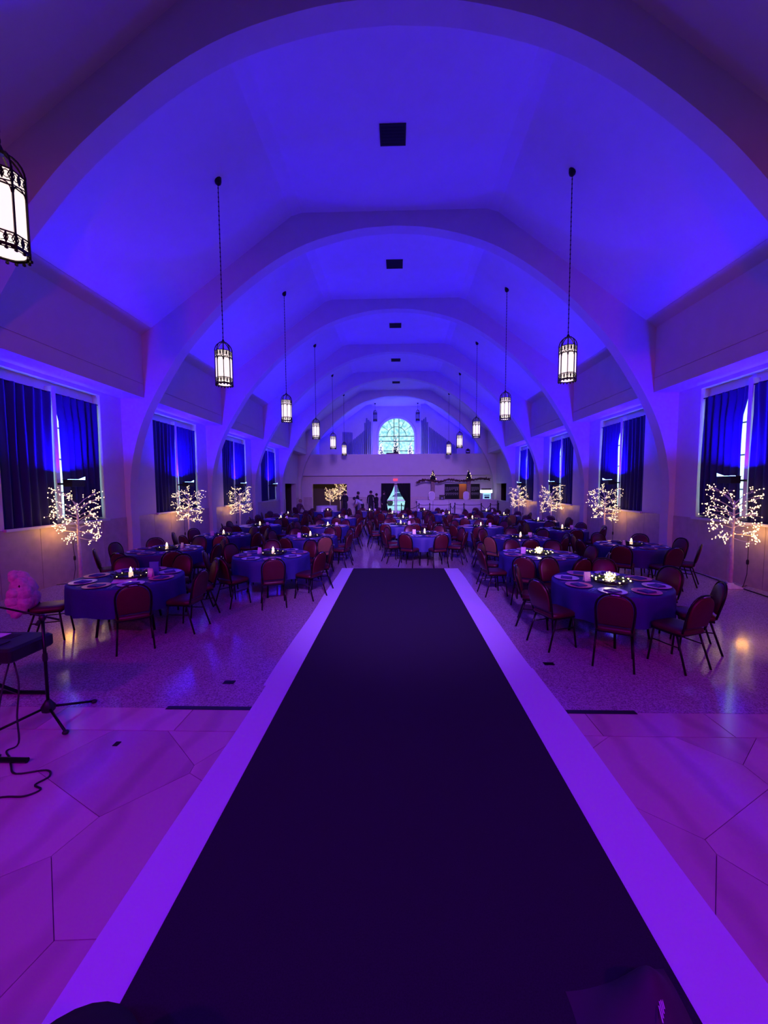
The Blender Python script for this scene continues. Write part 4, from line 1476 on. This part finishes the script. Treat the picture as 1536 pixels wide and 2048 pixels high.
# rope stanchions
SP = [(0.33, 25.5), (1.5, 25.6), (2.2, 25.5), (3.55, 25.4), (3.95, 26.1), (4.4, 25.2), (5.6, 25.5), (6.15, 25.3), (6.7, 25.4)]
for i, (x, y) in enumerate(SP):
    t = thing('stanchion', 'black rope stanchion before the bar, %s from its left end' % ['first', 'second', 'third', 'fourth', 'fifth', 'sixth', 'seventh', 'eighth', 'ninth'][i], 'stanchion', (x, y, 0), 0, 'bar queue stanchions')
    MB().lathe([(0.16, 0), (0.16, 0.02), (0.05, 0.05)], 12).build('base', 'black_metal', t)
    MB().tube([(0, 0, 0.03), (0, 0, 0.94)], 0.028, 8).build('pole', 'black_metal', t)
    MB().lathe([(0.035, 0.90), (0.04, 0.95), (0.02, 0.99)], 10).build('cap', 'black_metal', t)
for i in range(len(SP) - 1):
    p, q = Vector((*SP[i], 0.88)), Vector((*SP[i + 1], 0.88))
    sag = 0.03 if i % 3 else 0.26
    tag(MB().tube([p.lerp(q, k / 8) - Vector((0, 0, sag * 4 * (k / 8) * (1 - k / 8))) for k in range(9)], 0.018, 6).build('barrier_rope', 'black_matte', None, True),
        'black barrier rope, %s span from the left before the bar' % ['first', 'second', 'third', 'fourth', 'fifth', 'sixth', 'seventh', 'eighth'][i], 'rope', 'barrier ropes')

# lobby tree seen through the left opening, buffet table in front of it
for i, (x, y, z, s) in enumerate([(-4.55, 31.0, 0.45, 1.0), (-5.45, 31.4, 0.25, 0.9)]):
    M = TT[i]
    t = thing('lit_twig_tree', 'warm lit twig tree in the dark lobby opening, %s one' % ('taller' if i == 0 else 'shorter'), 'lit tree', (x, y, z - 0.45 if i == 0 else 0), 0, 'lobby lit trees')
    t.scale = (1.15 if i == 0 else 0.95,) * 3
    put('base', M['base'], t)
    put('trunk', M['trunk'], t)
    for bm_ in M['branch']:
        put('branch', bm_, t)
    put('fairy_lights', M['bulbs'], t)['kind'] = 'stuff'
    lamp('tree_glow', 'POINT', (0, -0.2, 1.6), 4, (1.0, 0.62, 0.26), 0.2, parent=t)
t = thing('buffet_table', 'far table with a white cloth before the lobby opening', 'table', (-5.0, 27.4, 0))
put('tabletop', TM['top'], t)
for q in range(4):
    put('leg', TM['leg'], t, (0, 0, 0), pi / 4 + q * pi / 2)
tag(put('tablecloth', TM['cloth_white'], None, (-5.0, 27.4, 0)), 'white tablecloth on the far table before the lobby opening', 'tablecloth')

# ------------------------------------------------------------------ people far back
def person(label, x, y, rz, joints, radii, edges, zones, hair=True, head=None, scale=1.0, hairmat='hair_dark'):
    t = thing('person', label, 'person', (x, y, 0), rz)
    t.scale = (scale,) * 3
    names = list(joints)
    ix = {n: i for i, n in enumerate(names)}
    me = bpy.data.meshes.new('body_base')
    me.from_pydata([joints[n] for n in names], [(ix[a], ix[b]) for a, b in edges], [])
    tmp = bpy.data.objects.new('body_tmp', me)
    COL.objects.link(tmp)
    md = tmp.modifiers.new('skin', 'SKIN')
    sk = me.skin_vertices[0].data
    for n in names:
        r = radii[n]
        sk[ix[n]].radius = r if isinstance(r, tuple) else (r, r)
        sk[ix[n]].use_root = (n == 'pelvis')
    tmp.modifiers.new('sub', 'SUBSURF').levels = 2
    dg = bpy.context.evaluated_depsgraph_get()
    nm = bpy.data.meshes.new_from_object(tmp.evaluated_get(dg))
    bpy.data.objects.remove(tmp)
    nm.materials.clear()
    mats = []
    for z in zones:
        if z[1] not in mats:
            mats.append(z[1])
    for m_ in mats:
        nm.materials.append(MATS[m_])
    for p in nm.polygons:
        p.use_smooth = True
        c = p.center
        for fn_, m_ in zones:
            if fn_(c):
                p.material_index = mats.index(m_)
                break
    put('body', nm, t)
    h = Vector(joints['head'])
    if hair:
        MB().blob((h.x, h.y - 0.012, h.z + 0.045), 0.112, 0.92, 1.0, 1.0, 12, 8).build('hair', hairmat, t, True)
    return t


def standing(arm='down', lean=0.0):
    J = {'pelvis': (0, 0, 0.95), 'waist': (0, 0.0, 1.08), 'chest': (0, lean * 0.3, 1.30), 'neckb': (0, lean * 0.45, 1.46), 'neck': (0, lean * 0.5, 1.53), 'head': (0, lean * 0.6 + 0.015, 1.63), 'crown': (0, lean * 0.62, 1.73), 'nose': (0, lean * 0.6 + 0.115, 1.62)}
    Rr = {'pelvis': (0.16, 0.115), 'waist': (0.14, 0.10), 'chest': (0.17, 0.12), 'neckb': (0.075, 0.065), 'neck': 0.052, 'head': (0.078, 0.092), 'crown': 0.055, 'nose': 0.014}
    E = [('pelvis', 'waist'), ('waist', 'chest'), ('chest', 'neckb'), ('neckb', 'neck'), ('neck', 'head'), ('head', 'crown'), ('head', 'nose')]
    for s, n in ((-1, 'l'), (1, 'r')):
        J['sh' + n] = (s * 0.19, lean * 0.4, 1.41)
        if arm == 'down':
            J['el' + n] = (s * 0.25, lean * 0.4 - 0.02, 1.13)
            J['wr' + n] = (s * 0.25, lean * 0.4 + 0.07, 0.88)
            J['ha' + n] = (s * 0.24, lean * 0.4 + 0.11, 0.79)
        else:
            J['el' + n] = (s * 0.26, lean * 0.4 + 0.06, 1.15)
            J['wr' + n] = (s * 0.14, lean * 0.4 + 0.27, 1.18)
            J['ha' + n] = (s * 0.07, lean * 0.4 + 0.33, 1.20)
        J['hi' + n] = (s * 0.10, 0, 0.88)
        J['kn' + n] = (s * 0.11, 0.02, 0.48)
        J['an' + n] = (s * 0.11, -0.01, 0.09)
        J['to' + n] = (s * 0.13, 0.16, 0.035)
        Rr.update({'sh' + n: 0.062, 'el' + n: 0.045, 'wr' + n: 0.030, 'ha' + n: (0.022, 0.042), 'hi' + n: 0.095, 'kn' + n: 0.06, 'an' + n: 0.042, 'to' + n: (0.042, 0.03)})
        E += [('neckb', 'sh' + n), ('sh' + n, 'el' + n), ('el' + n, 'wr' + n), ('wr' + n, 'ha' + n), ('pelvis', 'hi' + n), ('hi' + n, 'kn' + n), ('kn' + n, 'an' + n), ('an' + n, 'to' + n)]
    return J, Rr, E


dark_zones = [(lambda c: c.z > 1.50, 'skin'), (lambda c: c.z < 0.90 and abs(c.x) > 0.20, 'skin'), (lambda c: True, 'dark_clothes')]
for (x, y, rz, sc, arm, lab) in [
    (-3.30, 24.6, 2.6, 1.04, 'front', 'person in dark clothes standing by the lobby opening'),
    (-1.80, 27.0, 3.3, 1.02, 'down', 'tall person in dark clothes standing left of the entrance door'),
    (-1.38, 26.6, 2.2, 0.92, 'front', 'shorter person in dark clothes between two taller ones'),
    (-0.90, 27.4, 3.9, 1.02, 'down', 'person in dark clothes standing against the entrance door drape')]:
    J, Rr, E = standing(arm)
    person(lab, x, y, rz, J, Rr, E, dark_zones, scale=sc)
# bending person in a white shirt
J, Rr, E = standing('front')


def bend(p, a=radians(62), z0=0.98):
    x_, y_, z_ = p
    if z_ <= z0:
        return p
    d = z_ - z0
    return (x_, y_ * cos(a) + d * sin(a), z0 + d * cos(a) - y_ * sin(a))


J = {k: (bend(v) if k not in ('pelvis',) and not k[:2] in ('hi', 'kn', 'an', 'to') else v) for k, v in J.items()}
for s, n in ((-1, 'l'), (1, 'r')):
    J['el' + n] = (s * 0.22, J['sh' + n][1] + 0.05, J['sh' + n][2] - 0.26)
    J['wr' + n] = (s * 0.18, J['sh' + n][1] + 0.18, J['sh' + n][2] - 0.42)
    J['ha' + n] = (s * 0.17, J['sh' + n][1] + 0.24, J['sh' + n][2] - 0.46)
hy = J['neckb'][1]
person('person in a white shirt bending forward over a table', -2.25, 25.6, 1.45, J, Rr, E,
       [(lambda c: c.y > hy + 0.03 and c.z > 1.05, 'skin'), (lambda c: c.z > 0.96, 'white_shirt'), (lambda c: c.y > 0.35, 'skin'), (lambda c: True, 'dark_clothes')])
# another dark-haired person beside
J, Rr, E = standing('front', 0.25)
person('person in dark clothes leaning beside the white-shirted one', -2.80, 26.6, -1.3, J, Rr, E, dark_zones, scale=0.99)
# seated person far left
J, Rr, E = standing('front', 0.35)
dz = 0.42
for k in list(J):
    if k[:2] in ('kn', 'an', 'to'):
        s = -1 if k.endswith('l') else 1
        J[k] = {'kn': (s * 0.12, 0.44, 0.50), 'an': (s * 0.12, 0.40, 0.09), 'to': (s * 0.13, 0.56, 0.035)}[k[:2]]
    else:
        J[k] = (J[k][0], J[k][1], J[k][2] - dz)
person('person in a dark red dress seated leaning at a far left table', -5.95, 23.1, -0.5, J, Rr, E,
       [(lambda c: c.z > 1.09, 'skin'), (lambda c: c.z < 0.36, 'skin'), (lambda c: c.y > 0.24 and c.z > 0.6, 'skin'), (lambda c: True, 'red_dress')], hairmat='oak')
chair(-5.95, 23.08, -0.5, 'burgundy chair under the seated person in dark red dress', 'banquet chairs', True)

# ------------------------------------------------------------------ stage gear in the foreground
t = thing('microphone_stand', 'black tripod microphone stand with boom at the left edge', 'microphone stand', (-3.10, 3.28, 0))
MB().tube([(0, 0, 0.10), (0.0, 0.0, 0.93)], 0.013, 8).build('pole', 'black_metal', t, True)
MB().lathe([(0.02, 0.07), (0.05, 0.09), (0.055, 0.13), (0.03, 0.17), (0.018, 0.19)], 10).build('hub', 'black_plastic', t, True)
for (fx, fy) in ((0.20, 0.27), (0.33, -0.20), (-0.30, -0.28)):
    lg = MB().tube([(fx * 0.10, fy * 0.10, 0.115), (fx, fy, 0.022)], 0.011, 6).build('leg', 'black_metal', t, True)
    MB().blob((fx, fy, 0.02), 0.022, 1.2, 1.2, 0.9, 8, 6).build('rubber_foot', 'black_plastic', lg, True)
MB().tube([(-0.62, 0.0, 1.09), (0.15, 0.0, 0.93)], 0.009, 8).build('boom', 'black_metal', t, True)
MB().blob((0, 0, 0.945), 0.028, 1, 1, 1.2, 8, 6).build('clutch', 'black_plastic', t, True)
MB().tube([(0.0, -0.03, 0.93), (0.0, -0.06, 0.90)], 0.014, 6).build('wing_nut', 'black_plastic', t)
MB().lathe([(0.018, 0.55), (0.020, 0.57), (0.018, 0.62)], 8).build('height_clutch', 'black_plastic', t)

t = thing('keyboard_instrument', 'black electronic keyboard cut off at the left edge', 'keyboard', (-3.77, 3.22, 0))
MB().rings([rrect(1.24, 0.40, 0.03, 0.645, 3), rrect(1.26, 0.42, 0.03, 0.66, 3), rrect(1.26, 0.42, 0.03, 0.745, 3), rrect(1.22, 0.38, 0.03, 0.765, 3)]).build('case', 'black_plastic', t)
for i in range(28):
    MB().box(-0.55 + i * 0.036, -0.552 + (i + 1) * 0.036, -0.17, -0.03, 0.765, 0.772).build('key', 'black_plastic', t)
MB().box(-0.4, 0.4, 0.03, 0.13, 0.765, 0.768).build('control_panel', 'black_matte', t)
t = thing('keyboard_stand', 'black folding keyboard stand at the left edge', 'stand', (-3.77, 3.22, 0))
for q in (-1, 1):
    MB().bar((q * 0.02, q * 0.17, 0.625), (q * 0.02, -q * 0.46, 0.03), 0.03).build('crossed_leg', 'black_metal', t)
    MB().tube([(-0.3, -q * 0.48, 0.022), (1.0 if q > 0 else 0.25, -q * 0.48, 0.022)], 0.020, 8).build('foot_bar', 'black_metal', t)
    MB().tube([(-0.5, q * 0.17, 0.63), (0.5, q * 0.17, 0.63)], 0.014, 8).build('top_bar', 'black_metal', t)
tag(MB().box(-3.62, -3.48, 3.24, 3.36, 0.769, 0.773).build('paper_sheet', 'menu_paper'), 'small white paper lying on the keyboard', 'paper')
tag(MB().tube(spline([(-3.20, 3.10, 0.62), (-3.12, 3.05, 0.45), (-3.08, 2.98, 0.22), (-3.02, 2.92, 0.03), (-3.06, 2.86, 0.007), (-2.95, 2.78, 0.007), (-2.86, 2.70, 0.007), (-2.74, 2.62, 0.007), (-2.55, 2.66, 0.007), (-2.47, 2.60, 0.007), (-2.50, 2.52, 0.007), (-2.42, 2.48, 0.007), (-2.48, 2.42, 0.007), (-2.62, 2.41, 0.007), (-2.80, 2.36, 0.007)], 5), 0.0065, 6).build('keyboard_cable', 'cord_black', None, True), 'thin black cable looping from keyboard onto the marble', 'cable')
tag(MB().tube(spline([(-3.26, 3.12, 0.62), (-3.24, 3.02, 0.4), (-3.20, 2.92, 0.15), (-3.16, 2.84, 0.02), (-3.05, 2.80, 0.008), (-3.15, 2.70, 0.008), (-3.3, 2.62, 0.008)], 5), 0.0065, 6).build('keyboard_cable', 'cord_black', None, True), 'black cable hanging straight down behind the keyboard stand', 'cable')
tag(MB().box(-2.26, -2.22, 2.94, 2.99, 0.0, 0.006).build('tape_scrap', 'black_matte', None), 'tiny dark scrap lying on the marble left of the runway', 'scrap')

t = thing('round_stool', 'black padded stool top cut off at the bottom left', 'stool', (-0.96, 0.99, 0))
MB().lathe([(0.16, 0.22), (0.22, 0.23), (0.235, 0.26), (0.225, 0.29), (0.13, 0.305), (0.02, 0.308)], 28).build('seat', 'black_matte', t, True)
for q in range(4):
    a = pi / 4 + q * pi / 2
    MB().tube([(0.10 * cos(a), 0.10 * sin(a), 0.225), (0.15 * cos(a), 0.15 * sin(a), 0)], 0.012, 6).build('leg', 'black_metal', t)
t = thing('cloth_bag', 'dark plum cloth bag crumpled on the carpet at bottom right', 'bag', (0.98, 1.34, 0.018), 0.1)
b = MB()


def bagfn(u, v):
    x = (u - 0.5) * 0.46
    y = (v - 0.5) * 0.34
    e = max(0.0, (1 - (2 * u - 1) ** 4)) * max(0.0, (1 - (2 * v - 1) ** 4))
    pk = math.exp(-((x - 0.10) ** 2 + (y - 0.08) ** 2) / 0.006)
    z = e * (0.05 + 0.02 * sin(14 * x + 5 * y) + 0.015 * sin(21 * y - 9 * x)) + 0.06 * pk
    return (x + 0.02 * sin(9 * y), y + 0.02 * sin(8 * x), max(0.001, z))


b.grid(bagfn, 26, 20)
b.build('bag_body', 'plum_cloth', t, True)
b = MB()
for i in range(4):
    b.bar((0.07 + i * 0.012, -0.02 + 0.012 * i, 0.085), (0.085 + i * 0.012, 0.02 + 0.012 * i, 0.095), 0.004, 0.002)
b.build('printed_marks', 'menu_paper', t)
